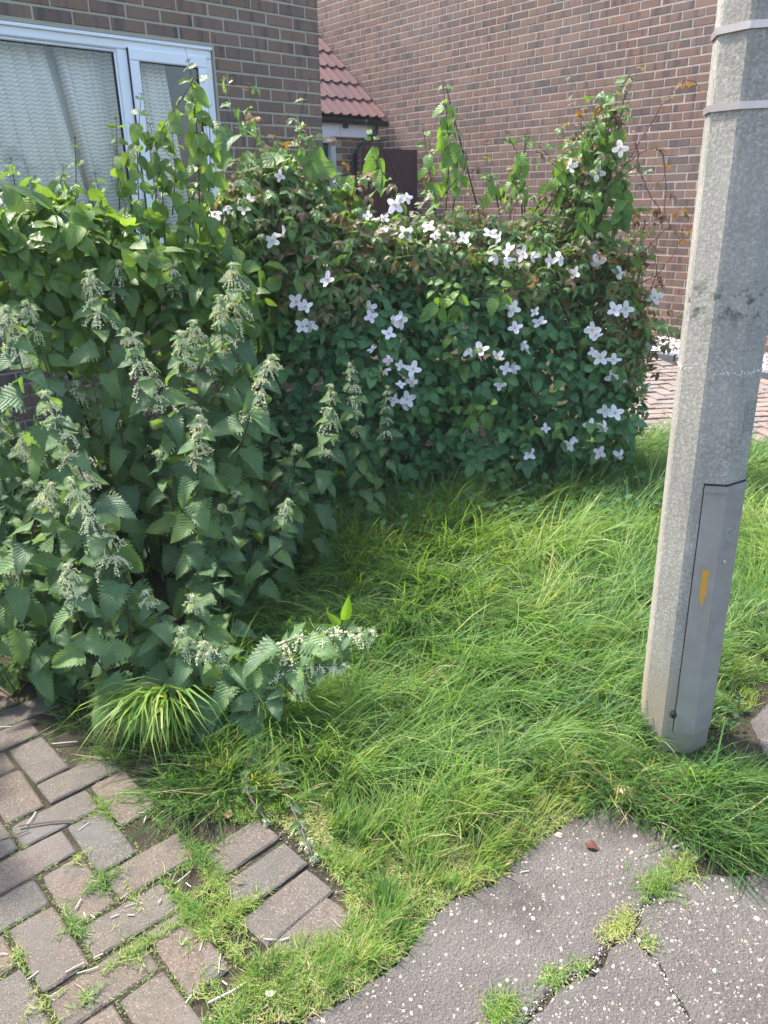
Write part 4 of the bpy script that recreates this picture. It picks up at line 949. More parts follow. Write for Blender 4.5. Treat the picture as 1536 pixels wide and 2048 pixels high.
T = gnd(535, 1655) + np.array([0, 0, .02]); nettle(gnd(500, 1500) + np.array([0, 0, .03]), T, 'short wilted nettle shoot beside the paving corner', tassels=1, wilt=.9, node0=.045, size=.7)
# the rest of the bed
fill = 0
bed = [(-1.95, 2.35), (-1.15, 2.20), (-.80, 2.05), (-.50, 2.18), (-.42, 2.65), (-.34, 3.15), (-.22, 3.75), (-.45, 4.25), (-1.6, 4.2), (-2.3, 3.3)]
tries = 0; placed = []
while fill < 84 and tries < 6000:
    tries += 1; x, y = R.uniform(-2.3, -.2), R.uniform(2.0, 4.2)
    if not inpoly(np.array([x]), np.array([y]), bed)[0]: continue
    if any((x - a) ** 2 + (y - b_) ** 2 < .085 ** 2 for a, b_ in placed): continue
    placed.append((x, y)); fill += 1
    front = max(0, min(1, (y - 2.05) / .7)); right = max(0, min(1, (-.25 - x) / .5))
    h = (.20 + .62 * front) * (.55 + .45 * right) + R.uniform(-.06, .12)
    h *= R.uniform(.72, 1.0)
    if y > 3.1: h = R.uniform(.55, .92) * (.6 + .4 * right)
    u_ = x / y; ci = int(np.searchsorted([-.50, -.40, -.30, -.21, -.14], u_)); ri = int(np.searchsorted([2.45, 2.9, 3.4], y)); fl_ = 'tasselled' if h > .5 else 'flowerless'
    pl_ = ['beside the left picture edge', 'behind the bright tasselled leaning nettle', 'under the window corner', 'below the tallest creamy nettle', 'between tallest nettle and dark bush', 'beside the lawn edge'][ci]; rw_ = ['front', 'second', 'third', 'back'][ri]
    reg = ('%s green nettle in the %s row %s' % (fl_, rw_, pl_), '%s nettles, %s row, %s' % (fl_, rw_, pl_))
    nettle((x, y, GZ), (x + R.normal(0, .05), y - R.uniform(0, .12), GZ + h), reg[0], group=reg[1], tassels=(3 if R.rand() < .35 else 1) if h > .5 else 0, size=R.uniform(.95, 1.2), node0=.028)
for i, (x, y) in enumerate([(-1.27, 2.26), (-1.15, 2.3), (-1.02, 2.18)]):
    nettle((x, y, GZ), (x + .01, y - .03, GZ + .12 + .03 * i), 'tiny seedling nettle growing at the shaded edge of the block paving', group='nettle seedlings by the paving', tassels=0, size=.75, node0=.02)

for i in range(26):  # out-of-view nettles added to cast shade on the paving
    x, y = R.uniform(-2.35, -1.42), R.uniform(1.62, 2.6)
    if x / y > -.66: continue
    nettle((x, y, GZ), (x + R.normal(0, .05), y, GZ + R.uniform(.75, 1.1)), 'unseen tall nettle added beyond the left edge to shade the paving', group='added unseen nettles on the left', tassels=1, size=1.1, node0=.028)
# ------------------------------------------------------------------ leafy masses
def scatter(ells, n, rng, inner=.5, cam=np.zeros(3), face=.15):
    """points through the outer shell of the given ellipsoids (cx,cy,cz,rx,ry,rz), each with its outward direction"""
    vol = np.array([e[3] * e[4] + e[4] * e[5] + e[3] * e[5] for e in ells]); vol = vol / vol.sum(); P = []; D = []; K = []
    while sum(len(a) for a in P) < n:
        m_ = n; idx = rng.choice(len(ells), m_, p=vol); E = np.array(ells)[idx]; d = rng.normal(0, 1, (m_, 3)); d /= np.linalg.norm(d, axis=1)[:, None]
        dep = 1 - rng.rand(m_) ** 2.2 * inner; dep *= 1 + .15 * noise2(d[:, 0] * 3 + E[:, 0] * 2, d[:, 2] * 3 + d[:, 1] * 2, 2.4, 3) + .09 * noise2(d[:, 0] * 3 + E[:, 0], d[:, 2] * 3, 6.5, 5)
        p = E[:, :3] + d * E[:, 3:6] * dep[:, None]
        ok = np.ones(m_, bool)
        for e in ells:
            q = (((p - np.array(e[:3])) / np.array(e[3:6])) ** 2).sum(1); ok &= ~(q < (1 - inner * .85) ** 2)
        ok &= p[:, 2] > gz(p[:, 0], p[:, 1]) + .02
        tocam = cam - p; tocam /= np.linalg.norm(tocam, axis=1)[:, None]; nr = d / E[:, 3:6]; nr /= np.linalg.norm(nr, axis=1)[:, None]
        fc = (nr * tocam).sum(1); ok &= (fc > -.25) | (rng.rand(m_) < face)
        P.append(p[ok]); D.append(nr[ok]); K.append(dep[ok])
    return np.concatenate(P)[:n], np.concatenate(D)[:n], np.concatenate(K)[:n]
def leaf_frames(D, rng, down=.7, spread=.5, up=.9):
    n = len(D); d = D * .55 + np.array([0, 0, -1]) * rng.uniform(.1, 1, (n, 1)) * down + rng.normal(0, spread, (n, 3)); d /= np.linalg.norm(d, axis=1)[:, None]
    upv = D * 1.25 + np.array([0, 0, up * .75]) + rng.normal(0, .35, (n, 3)); x = np.cross(d, upv); x /= np.linalg.norm(x, axis=1)[:, None] + 1e-9; z = np.cross(x, d)
    return np.stack([x, d, z], 2)
def mass(name, templ, mat, P, Rm, S, T, parent, kind='stuff'):
    g = Geo(); idx = R.randint(0, len(templ), len(P))
    for q, t in enumerate(templ):
        V, F3, F4, U, _ = t.arrays(); sel = np.where(idx == q)[0]
        if not len(sel): continue
        W_ = np.einsum('nij,vj->nvi', Rm[sel] * S[sel, None, None], V) + P[sel, None, :]; off = (np.arange(len(sel)) * len(V))[:, None, None]
        g.add(W_.reshape(-1, 3), F3=(F3[None] + off).reshape(-1, 3) if len(F3) else None, F4=(F4[None] + off).reshape(-1, 4) if len(F4) else None, U=np.tile(U, (len(sel), 1)), T=np.repeat(T[sel], len(V)))
    o = g.obj(name, mat, parent, smooth=True); o['kind'] = kind; return o
lo_dog = [leaf_geo(.095, .060, oval, 5, fold=.3, droop=.9, cols=(-1, 0, 1)), leaf_geo(.095, .055, oval, 5, fold=.1, droop=.5, cols=(-1, 0, 1))]
lo_bram = [leaf_geo(.065, .046, oval, 5, fold=.2, droop=.5, cols=(-1, 0, 1)), leaf_geo(.06, .050, oval, 5, fold=.35, droop=.9, cols=(-1, 0, 1))]
lo_clem = [merge([leaf_geo(.045, .020, oval, 4, fold=.3, droop=.7, cols=(-1, 0, 1))] * 3, [rotz(0), rotz(1.2), rotz(-1.2)])]
def shrub(root, ells, nparts, nmass, meshes, lows, mat, smin, smax, rng, down=.7, name='leaf', inner=.55, zmin=None, front=.55, spread=.5):
    base = np.array(root.location)
    P, D, K = scatter(ells, nparts * 3, rng, inner * .35); tocam = -P / np.linalg.norm(P, axis=1)[:, None]
    score = (D * tocam).sum(1) + .8 * (K - .8) + rng.rand(len(P)) * .6; o = np.argsort(-score)[:nparts]
    Rm = leaf_frames(D[o], rng, down, spread); S = rng.uniform(smin, smax, nparts)
    for p, r_, s in zip(P[o], Rm, S): inst(name, meshes[rng.randint(len(meshes))], root, mat4=mat4(p - base, r_, s))
    P, D, K = scatter(ells, nmass, rng, inner); Rm = leaf_frames(D, rng, down, spread + .15); S = rng.uniform(smin, smax, nmass)
    mass('leaf_mass', lows, mat, P - base, Rm, S, rng.rand(nmass), root)
def E_(px, py, d, rx, ry, rz): p = at(px, py, d); return (p[0], p[1], p[2], rx, ry, rz)
def branches(root, tips, baseP, mat, r0=.006, name='branch'):
    base = np.array(root.location)
    for t in tips:
        m_ = (np.array(t) + baseP) / 2 + R.normal(0, .06, 3); g = Geo(); tube(g, smooth_path([baseP + R.normal(0, .04, 3) * [1, 1, 0], m_, t], 14) - base, np.linspace(r0, r0 * .35, 14), 5); g.obj(name, mat, root, smooth=True)
def spray(root, pxs, d, meshes, mat, nl=12, s=(.75, 1.1), r=.0035, tip_bud=True, start=.25, el=-.75, name='leaf', pairs=True):
    """a shoot through the pixels pxs (tip last) with opposite hanging leaves"""
    base = np.array(root.location); P = smooth_path([at(x, y, d + (dd if False else 0)) for x, y in pxs for dd in (0,)], 26); g = Geo(); tube(g, P - base, np.linspace(r, r * .35, 26), 5); g.obj('branch', mat, root, smooth=True)
    az = R.uniform(0, 3)
    for i in range(nl):
        t = start + (1 - start) * (i + .5) / nl; p = P[int(t * 25)] + R.normal(0, .004, 3); top = i >= nl - 2
        for q in ((0, 1) if pairs else (0,)):
            a = az + q * math.pi + R.uniform(-.4, .4); inst(name, meshes[(0, 1, 4, 1, 0)[R.randint(5)] if len(meshes) > 4 else R.randint(len(meshes))], root, mat4=mat4(p - base, frame(dirv(a, R.uniform(el - .3, el + .35) + (.8 if top else 0)), (R.normal(0, .5), -.8, .7), R.uniform(-.3, .3)), R.uniform(*s) * (.55 if top else 1)))
        az += math.pi / 2
    if tip_bud:
        g = Geo()
        for q in range(9): dd = dirv(R.uniform(0, 6.28), R.uniform(.2, 1.3)) * R.uniform(.008, .016); tube(g, [P[-1] - base, P[-1] - base + dd], .0006, 3); g.add(OCT * .0022 + P[-1] - base + dd, F3=OCF)
        g.obj('flower_bud', M_gstem, root)
rs = np.random.RandomState(3)
# dogwood below the window
base = gnd(210, 1180); base = np.array([-1.35, 3.75, GZ])
dog = empty('dogwood_shrub', tuple(base)); tag(dog, 'dense dogwood with oval bright green leaves growing across the lower window', 'shrub')
dE = [E_(100, 500, 3.35, .28, .26, .22), E_(240, 530, 3.45, .27, .26, .19), E_(370, 570, 3.6, .22, .26, .22), E_(30, 520, 3.3, .24, .24, .26), E_(150, 600, 3.45, .34, .3, .26), E_(330, 620, 3.6, .34, .3, .28), E_(460, 600, 3.75, .22, .28, .28), E_(150, 460, 3.4, .15, .2, .12)]
shrub(dog, dE, 290, 1100, dog_mesh, lo_dog, L_dog, .85, 1.32, rs, spread=.6)
branches(dog, [at(110, 400, 3.45), at(250, 420, 3.5), at(30, 450, 3.4), at(330, 460, 3.6), at(430, 560, 3.7), at(60, 560, 3.5), at(200, 380, 3.5)], base, M_stemd)
for pts_, n_, lim in [([(285, 520), (275, 330), (282, 190)], 9, 0), ([(300, 300), (330, 250), (392, 150)], 6, 0), ([(400, 470), (395, 280), (378, 125)], 11, 0), ([(330, 500), (322, 350), (300, 250)], 7, 0), ([(410, 480), (420, 330), (418, 215)], 7, 0), ([(240, 430), (235, 330), (232, 240)], 5, 0),
                      ([(150, 420), (152, 350), (150, 278)], 3, 1), ([(45, 420), (30, 370), (22, 320)], 4, 1), ([(110, 430), (118, 380), (128, 335)], 5, 1), ([(345, 430), (350, 350), (345, 270)], 6, 0), ([(200, 440), (200, 400), (190, 350)], 4, 1), ([(70, 430), (62, 390), (70, 355)], 4, 1), ([(300, 480), (310, 420), (315, 350)], 6, 1), ([(370, 520), (380, 430), (372, 360)], 7, 0), ([(250, 470), (262, 420), (258, 380)], 5, 1), ([(420, 520), (425, 450), (410, 400)], 6, 0), ([(390, 560), (360, 500), (370, 440)], 6, 1)]:
    spray(dog, pts_, 3.55, doglime_mesh if lim else dog_mesh, M_stemd, n_, (.7, 1.05), .0032, el=-.75, start=.3)

# the big central thicket: bramble below, dogwood behind, clematis over the top
cE = [E_(700, 500, 4.35, .40, .34, .17), E_(560, 450, 4.15, .26, .28, .26), E_(480, 430, 4.0, .15, .2, .14), E_(850, 540, 4.45, .38, .34, .28), E_(1020, 560, 4.5, .40, .36, .33), E_(1150, 530, 4.6, .24, .3, .24), E_(1165, 400, 4.65, .15, .18, .20), E_(1205, 320, 4.6, .07, .1, .13), E_(1200, 660, 4.55, .26, .34, .40), E_(620, 560, 4.1, .34, .32, .30), E_(1230, 720, 4.5, .17, .26, .26)]
bE = [E_(900, 700, 4.40, .55, .42, .46), E_(1080, 760, 4.45, .45, .40, .52), E_(740, 720, 4.25, .44, .42, .46), E_(620, 760, 4.15, .40, .36, .44), E_(920, 870, 4.30, .58, .38, .34), E_(1160, 850, 4.40, .34, .34, .34), E_(700, 880, 4.1, .42, .32, .30), E_(560, 640, 4.1, .34, .30, .36)]
bb = np.array([.45, 4.75, GZ])
bram = empty('bramble_bush', tuple(bb)); tag(bram, 'dark green bramble thicket forming the shaded lower half of the central bush', 'bramble')
shrub(bram, bE, 290, 7500, bram_mesh, lo_bram, L_bram, .8, 1.25, rs, down=.55, inner=.5)
branches(bram, [at(700, 800, 4.2), at(950, 820, 4.2), at(1150, 780, 4.3), at(850, 640, 4.3), at(600, 700, 4.1)], bb, M_stemd)
for c, n_, nm in (((1000, 930), 9, 0), ((915, 800), 7, 0), ((900, 690), 6, 0), ((650, 960), 5, 0), ((1010, 980), 6, 0), ((1080, 870), 5, 0)):
    q = at(c[0], c[1], 3.93)
    for i in range(n_):
        p = q + R.normal(0, .06, 3) * [1, .4, .9]; inst('young_leaf', bramlime_mesh[R.randint(3)], bram, mat4=mat4(p - bb, frame(dirv(R.uniform(3.6, 5.9), R.uniform(-.7, .2)), (0, -.5, 1)), R.uniform(.7, 1.0)))
cb = np.array([.75, 4.95, GZ])
clem = empty('clematis', tuple(cb)); tag(clem, 'clematis with bronze tinged leaves and many white pink flowers sprawling over the central bush', 'clematis')
shrub(clem, cE, 295, 5200, clem_mesh, lo_clem, L_clem, .95, 1.5, rs, down=.6, inner=.45, spread=.7)
clx = [[(640, 700), (600, 560), (620, 420)], [(1100, 700), (1180, 500), (1252, 260)], [(1000, 640), (1120, 420), (1175, 350)], [(900, 700), (800, 500), (700, 440)], [(1200, 640), (1260, 480), (1390, 405)], [(1180, 560), (1300, 560), (1385, 450)], [(1240, 660), (1310, 560), (1300, 480)], [(1250, 720), (1300, 640), (1255, 545)],
       [(1230, 360), (1300, 250), (1360, 165), (1394, 170), (1388, 205)], [(1290, 440), (1285, 500), (1340, 455), (1400, 455)], [(1210, 700), (1330, 700), (1325, 640), (1290, 580)], [(1240, 330), (1320, 300), (1330, 420), (1310, 500)], [(880, 400), (930, 330), (925, 300), (905, 320)], [(1270, 280), (1290, 370), (1360, 480)], [(600, 470), (640, 560), (720, 680)], [(1060, 700), (1070, 850), (1085, 900)]]
for P_ in clx:
    g = Geo(); q = smooth_path([at(x, y, 4.35) for x, y in P_], 22); q += R.normal(0, .004, q.shape); tube(g, q - cb, np.linspace(.0042, .0012, 22), 5); g.obj('stem', M_rstem if P_[0][0] > 1150 else M_stemd, clem, smooth=True)
    if P_[0][0] > 1150:
        for i in range(7):
            p = q[R.randint(6, 22)]; inst('bronze_leaf', clemred_mesh[R.randint(4)], clem, mat4=mat4(p - cb, frame(dirv(R.uniform(0, 6.28), R.uniform(-.9, .3))), R.uniform(.5, .95)))
for q_ in range(260):
    e = cE[R.randint(len(cE))]; dd = dirv(R.uniform(3.0, 6.4), R.uniform(-.3, 1.5)); p = np.array(e[:3]) + dd * np.array(e[3:6]) * .95; L_ = R.choice([.08, .14, .22, .34]); v_ = dd + np.array([0, 0, .5]) + R.normal(0, .35, 3)
    pts2 = smooth_path([p, p + v_ * L_ * .5, p + v_ * L_ * .8 + np.array([0, 0, -.03])], 7); g = Geo(); tube(g, pts2 - cb, np.linspace(.0016, .0008, 7), 4); g.obj('stem', M_rstem if q_ % 3 == 0 else M_gstem, clem)
    for i in range(R.randint(2, 5)): inst('leaf', (clemred_mesh if R.rand() < .25 else clem_mesh)[R.randint(4)], clem, mat4=mat4(pts2[2 + i] - cb, frame(dirv(R.uniform(0, 6.28), R.uniform(-.8, .5)), (0, -.6, .8)), R.uniform(.7, 1.15)))
for c in [(700, 400), (640, 420), (1150, 220), (1110, 290), (1290, 430), (1330, 430), (620, 530), (1210, 520), (1260, 540), (480, 380), (760, 520)]:
    for i in range(4): p = at(c[0] + R.normal(0, 14), c[1] + R.normal(0, 12), 4.2 if c[0] > 600 else 3.85); inst('bronze_leaf', clemred_mesh[R.randint(4)], clem, mat4=mat4(p - cb, frame(dirv(R.uniform(0, 6.28), R.uniform(-.9, .4))), R.uniform(.6, 1.0)))
# flowers
def m_petal():
    m, nt, out = newmat('white_pink_petal'); k = N(nt); uv = k.sep(k.n('ShaderNodeAttribute', attr='leafuv').outputs['Vector'])
    c = k.ramp(k.rnd(), [(0, (.80, .76, .80)), (.6, (.85, .81, .83)), (.85, (.78, .70, .77)), (1, (.82, .68, .75))])
    st = k.math('MULTIPLY', k.math('SUBTRACT', 1.0, k.math('MULTIPLY', k.math('ABSOLUTE', uv[0]), 3.0), clamp=True), .35)
    c = k.mix(st, c, (.62, .45, .60)); p = k.bsdf(None, c, .55, spec=.25); t = k.n('ShaderNodeBsdfTranslucent'); k.set(t, 0, c); mx = k.n('ShaderNodeMixShader'); mx.inputs[0].default_value = .35
    nt.links.new(p.outputs[0], mx.inputs[1]); nt.links.new(t.outputs[0], mx.inputs[2]); nt.links.new(mx.outputs[0], out.inputs[0]); return m
M_petal = m_petal(); M_stam = plain('pale_yellow_stamens', (.62, .60, .24), .7)
petal = leaf_geo(.040, .026, lambda t: max(.12, math.sin(math.pi * (t * .86 + .04)) ** .7), 8, fold=.10, droop=-.1)
petal_curl = leaf_geo(.040, .025, lambda t: max(.12, math.sin(math.pi * (t * .86 + .04)) ** .7), 8, fold=.25, droop=.7)
def flower(kind):
    g = Geo(); gs = []; Ms = []
    for q in range(4):
        gs.append(petal if kind < 2 else petal_curl); Ms.append(rotz(q * math.pi / 2 + R.uniform(-.15, .15), R.uniform(.92, 1.05), (0, 0, 0), R.uniform(.0, .25) if kind < 2 else R.uniform(-.5, .1)))
    return merge(gs, Ms)
fl_mesh = [flower(q).mesh('flower', M_petal, True) for q in (0, 0, 1, 2, 1, 2)]
g = Geo()
for q in range(22): dd = dirv(R.uniform(0, 6.28), R.uniform(.3, 1.4)) * R.uniform(.007, .011); tube(g, [[0, 0, 0], dd], .0006, 3); g.add(OCT * .0014 + dd, F3=OCF)
st_mesh = g.mesh('stamens', M_stam)
allE = cE + bE
def front_at(x, y, lo=3.6):
    r = ray(x, y); r = r / np.linalg.norm(r); best = None
    for e in allE:
        c, s = np.array(e[:3]), np.array(e[3:6]); o, d = -c / s, r / s; A = d @ d; B_ = 2 * o @ d; C_ = o @ o - 1; disc = B_ * B_ - 4 * A * C_
        if disc > 0:
            t = (-B_ - math.sqrt(disc)) / (2 * A); best = t if best is None or t < best else best
    if best is None: best = 4.45 / r[1] if x > 1000 else 4.0 / r[1]
    return r * (best - .10)
FL = [(430, 427), (455, 415), (488, 418), (497, 400), (408, 462), (385, 488), (443, 470), (447, 533), (428, 607), (560, 352), (545, 482), (565, 470), (592, 603), (612, 614), (604, 652), (622, 650), (655, 560), (740, 615), (742, 634), (768, 436), (771, 456), (800, 398), (815, 396), (790, 410), (812, 466), (735, 432), (778, 668), (788, 641), (803, 640), (745, 699), (778, 720), (772, 740), (801, 731), (826, 739), (801, 770), (824, 763), (789, 801), (806, 806), (815, 798), (904, 469), (928, 476), (858, 455), (980, 468), (997, 476), (1065, 512), (1046, 508), (990, 514), (1012, 520), (1026, 618), (1070, 624), (1031, 656), (1079, 645), (1047, 690), (1052, 702), (938, 702), (961, 700), (996, 714), (1012, 737), (1027, 734), (1000, 770), (1140, 331), (1195, 346), (1241, 297), (1119, 515), (1101, 522), (1150, 546), (1196, 526), (1237, 547), (1186, 660), (1193, 672), (1229, 619), (1252, 618), (1186, 704), (1201, 716), (1228, 720), (1226, 756), (1243, 765), (1290, 776), (1295, 697), (1309, 594), (1210, 821), (1231, 826), (1207, 856), (1181, 851), (1238, 912), (1200, 906), (1146, 879), (1139, 891), (1091, 857), (1057, 909), (1284, 822), (1018, 500), (870, 470), (750, 440)]
for (x, y) in FL:
    p = front_at(x, y); tc = -p / np.linalg.norm(p); n_ = tc + R.normal(0, .45, 3) + np.array([-.25, 0, .2]); n_ /= np.linalg.norm(n_)
    M = frame(np.cross(n_, [R.normal(), R.normal(), R.normal()]), n_); o = inst('flower', fl_mesh[R.randint(6)], clem, mat4=mat4(p - cb, M, R.choice([.72, .9, 1.02, 1.15]) * R.uniform(.95, 1.05)))
    inst('stamens', st_mesh, o)
# dogwood shoots standing out of the thicket
db = np.array([.9, 5.2, GZ]); dog2 = empty('dogwood_shrub', tuple(db)); tag(dog2, 'taller dogwood whose lime green shoots and one slanting branch rise above the clematis', 'shrub')
for pts_, n_, d_ in [([(765, 420), (755, 330), (733, 245)], 7, 4.5), ([(890, 440), (898, 300), (886, 165)], 12, 4.55), ([(1045, 430), (1040, 340), (1060, 265)], 8, 4.5), ([(1000, 430), (985, 360), (972, 350)], 4, 4.5), ([(1085, 430), (1180, 280), (1258, 150)], 12, 4.5), ([(1170, 420), (1215, 320), (1258, 200)], 8, 4.45), ([(1000, 400), (1040, 330), (1010, 262)], 6, 4.5), ([(870, 640), (880, 600), (865, 560)], 5, 3.85), ([(900, 640), (915, 600), (905, 565)], 5, 3.85), ([(925, 860), (960, 830), (985, 800)], 5, 3.8), ([(1150, 480), (1170, 430), (1195, 380)], 6, 4.3), ([(1060, 500), (1068, 470), (1060, 430)], 4, 4.3), ([(950, 600), (1000, 590), (1000, 560)], 4, 4.0), ([(1120, 430), (1150, 330), (1185, 250)], 9, 4.5), ([(1060, 440), (1110, 350), (1135, 285)], 7, 4.5), ([(690, 440), (700, 400), (715, 350)], 5, 4.3), ([(800, 440), (790, 400), (770, 350)], 5, 4.4), ([(1200, 480), (1250, 400), (1235, 330)], 8, 4.4), ([(870, 430), (860, 350), (845, 250)], 7, 4.5), ([(905, 430), (915, 330), (905, 215)], 7, 4.5), ([(1130, 470), (1210, 380), (1275, 330)], 7, 4.4), ([(1160, 500), (1240, 430), (1300, 420)], 6, 4.4), ([(1060, 460), (1150, 340), (1225, 235)], 9, 4.5), ([(1200, 560), (1270, 510), (1305, 520)], 5, 4.35)]:
    spray(dog2, pts_, d_, doglime_mesh, M_stemd, n_, (.65, 1.2), .0042, el=-.8, start=.25)
for _ in range(200):
    e = (cE + bE[:2])[R.randint(len(cE) + 2)]; dd = dirv(R.uniform(3.3, 6.1), R.uniform(-.2, 1.2)); p = np.array(e[:3]) + dd * np.array(e[3:6]) * 1.0
    inst('leaf', (dog_mesh + doglime_mesh)[R.randint(10)], dog2, mat4=mat4(p - db, frame(dirv(R.uniform(0, 6.28), R.uniform(-1.3, -.3)), (0, -.3, 1)), R.uniform(.6, 1.0)))
branches(dog2, [at(1258, 150, 4.5), at(890, 165, 4.55), at(740, 250, 4.5), at(1050, 270, 4.5)], db, M_stemd, .008)
# broad lobed vine at the house corner
vb = np.array([-.55, 4.6, GZ]); vine = empty('vine', tuple(vb)); tag(vine, 'vine with curled pale lobed leaves and yellow tips against the house corner bricks', 'vine')
for pts_, n_, d_ in [([(500, 470), (480, 340), (458, 175)], 9, 4.1), ([(520, 450), (545, 360), (612, 255)], 8, 4.1), ([(600, 460), (590, 360), (608, 275)], 6, 4.1), ([(640, 430), (650, 380), (662, 345)], 5, 4.2), ([(480, 430), (520, 330), (585, 315)], 6, 4.05), ([(560, 600), (570, 560), (590, 530)], 5, 3.9), ([(540, 520), (560, 420), (640, 400)], 6, 4.1)]:
    spray(vine, pts_, d_, vine_mesh, M_rstem, n_ + 5, (.8, 1.45), .003, el=-.45, start=.15, tip_bud=False, pairs=False)
g = Geo()
for (x, y) in [(458, 160), (612, 262), (604, 250), (662, 350), (640, 400)]:
    for q in range(5): p = at(x + R.normal(0, 5), y + R.normal(0, 5), 4.08) - vb; t_ = dirv(R.uniform(0, 6.28), R.uniform(-.4, 1)) * .03; sd_ = np.cross(t_, [0, 0, 1]) * .35; g.add([p, p + t_ * .5 + sd_, p + t_, p + t_ * .5 - sd_], F4=[[0, 1, 2, 3]], U=[[0, 0, .1]] * 4)
g.obj('yellow_tip_leaves', plain('yellow_young_leaf', (.42, .30, .07), .5), vine)

# ------------------------------------------------------------------ grass
def blades(P, az, L, W, lean, curl, T, zmin=None, lv=4):
    n = len(P); s = np.linspace(0, 1, lv + 1); ph = lean[:, None] + curl[:, None] * s[None, :]
    ds = 1.0 / lv; h = np.concatenate([np.zeros((n, 1)), np.cumsum(np.sin((ph[:, 1:] + ph[:, :-1]) / 2) * ds, 1)], 1) * L[:, None]
    z = np.concatenate([np.zeros((n, 1)), np.cumsum(np.cos((ph[:, 1:] + ph[:, :-1]) / 2) * ds, 1)], 1) * L[:, None]
    azs = az[:, None] + (R.normal(0, .35, n)[:, None]) * s[None, :]
    z = np.maximum(z, .003 + .012 * R.rand(n)[:, None])
    c = np.stack([P[:, None, 0] + h * np.cos(azs), P[:, None, 1] + h * np.sin(azs), P[:, None, 2] + z], -1)
    tw = R.normal(0, .5, n)[:, None]; sx, sy, sz_ = -np.sin(azs) * np.cos(tw), np.cos(azs) * np.cos(tw), np.sin(tw) * np.ones_like(azs)
    wd = W[:, None] * (1 - s[None, :] ** 2.2) * .5; side = np.stack([sx, sy, sz_], -1) * wd[..., None]
    Lf, Rt = c - side, c + side; V = np.empty((n, 2 * lv + 1, 3)); V[:, 0:2 * lv:2] = Lf[:, :lv]; V[:, 1:2 * lv:2] = Rt[:, :lv]; V[:, 2 * lv] = c[:, lv]
    off = (np.arange(n) * (2 * lv + 1))[:, None, None]
    F4 = np.array([[2 * i, 2 * i + 1, 2 * i + 3, 2 * i + 2] for i in range(lv - 1)])[None] + off; F3 = np.array([[2 * lv - 2, 2 * lv - 1, 2 * lv]])[None] + off
    U = np.zeros((n, 2 * lv + 1, 3)); U[:, 0:2 * lv:2, 0] = -1; U[:, 1:2 * lv:2, 0] = 1; U[:, :, 1] = np.append(np.repeat(s[:lv], 2), 1)[None]; U[:, :, 2] = .001
    return V.reshape(-1, 3), F3.reshape(-1, 3), F4.reshape(-1, 4), U.reshape(-1, 3), np.repeat(T, 2 * lv + 1)
def m_grass():
    m, nt, out = newmat('grass_blade'); k = N(nt); t = k.n('ShaderNodeAttribute', attr='tint').outputs['Fac']
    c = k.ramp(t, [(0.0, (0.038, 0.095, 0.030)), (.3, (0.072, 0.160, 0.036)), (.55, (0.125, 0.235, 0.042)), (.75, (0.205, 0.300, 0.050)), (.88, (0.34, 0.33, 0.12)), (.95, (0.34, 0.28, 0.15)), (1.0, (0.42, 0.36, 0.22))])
    uv = k.sep(k.n('ShaderNodeAttribute', attr='leafuv').outputs['Vector']); c = k.mix(k.math('MULTIPLY', k.math('SUBTRACT', 1.0, k.math('MULTIPLY', k.math('ABSOLUTE', uv[0]), 2.0), clamp=True), .2), c, (.16, .22, .09))
    p = k.bsdf(None, c, .48, spec=.28); tr = k.n('ShaderNodeBsdfTranslucent'); k.set(tr, 0, k.mix(1.0, c, (1.9, 1.9, .8, 1), 'MULTIPLY')); mx = k.n('ShaderNodeMixShader'); mx.inputs[0].default_value = .36
    nt.links.new(p.outputs[0], mx.inputs[1]); nt.links.new(tr.outputs[0], mx.inputs[2]); nt.links.new(mx.outputs[0], out.inputs[0]); return m
M_grass = m_grass()
lawn = pxpoly([(235, 1435), (330, 1575), (430, 1640), (560, 1650), (625, 1700), (690, 1775), (690, 1870), (620, 1900), (540, 1905), (480, 1960), (400, 2048), (600, 2046), (712, 1985), (807, 1912), (862, 1834), (905, 1798), (990, 1763), (1060, 1702), (1110, 1658), (1150, 1640), (1200, 1600), (1300, 1590), (1345, 1640), (1375, 1725), (1530, 1745), (1560, 1580), (1480, 1500), (1470, 1440), (1560, 1370), (1900, 1350)])
lawn = np.vstack([lawn, [(2.6, 2.6), (3.2, 4.3), (2.5, 4.75), (1.85, 5.0), (1.2, 4.9), (-.2, 4.6), (-.75, 3.6), (-.62, 2.5), (-.85, 2.15)]])
def in_lawn(x, y): return inpoly(x, y, lawn)
def edge_dist(x, y, P):
    best = np.full(len(x), 9.0)
    for a, b in zip(P[:-1], P[1:]):
        d = b - a; t = np.clip(((x - a[0]) * d[0] + (y - a[1]) * d[1]) / (d @ d + 1e-12), 0, 1); best = np.minimum(best, np.hypot(x - a[0] - t * d[0], y - a[1] - t * d[1]))
    return best
thx, thy = np.meshgrid(np.arange(-1.1, 3.3, .05), np.arange(1.0, 5.1, .05), indexing='ij'); ok = in_lawn(thx.ravel() + .025, thy.ravel() + .025).reshape(thx.shape) & (edge_dist(thx.ravel() + .025, thy.ravel() + .025, lawn[:29]).reshape(thx.shape) > .05)
gi, gj = np.where(ok[:-1, :-1]); m_ = thx.shape[1]; q = gi * m_ + gj; gt_ = Geo(); gt_.add(np.stack([thx, thy, gz(thx, thy) - .004 + .004 * noise2(thx, thy, 12, 2)], -1).reshape(-1, 3), F4=np.stack([q, q + m_, q + m_ + 1, q + 1], 1))
m, nt, out = newmat('lawn_thatch'); k = N(nt); P_ = k.pos(); nn_ = k.noise(P_, 40, 5, .7); k.bsdf(out, k.ramp(nn_, [(.3, (.020, .034, .014)), (.5, (.045, .070, .022)), (.68, (.10, .10, .045))]), .95, k.bump(nn_, 1.0, .02), spec=.1)
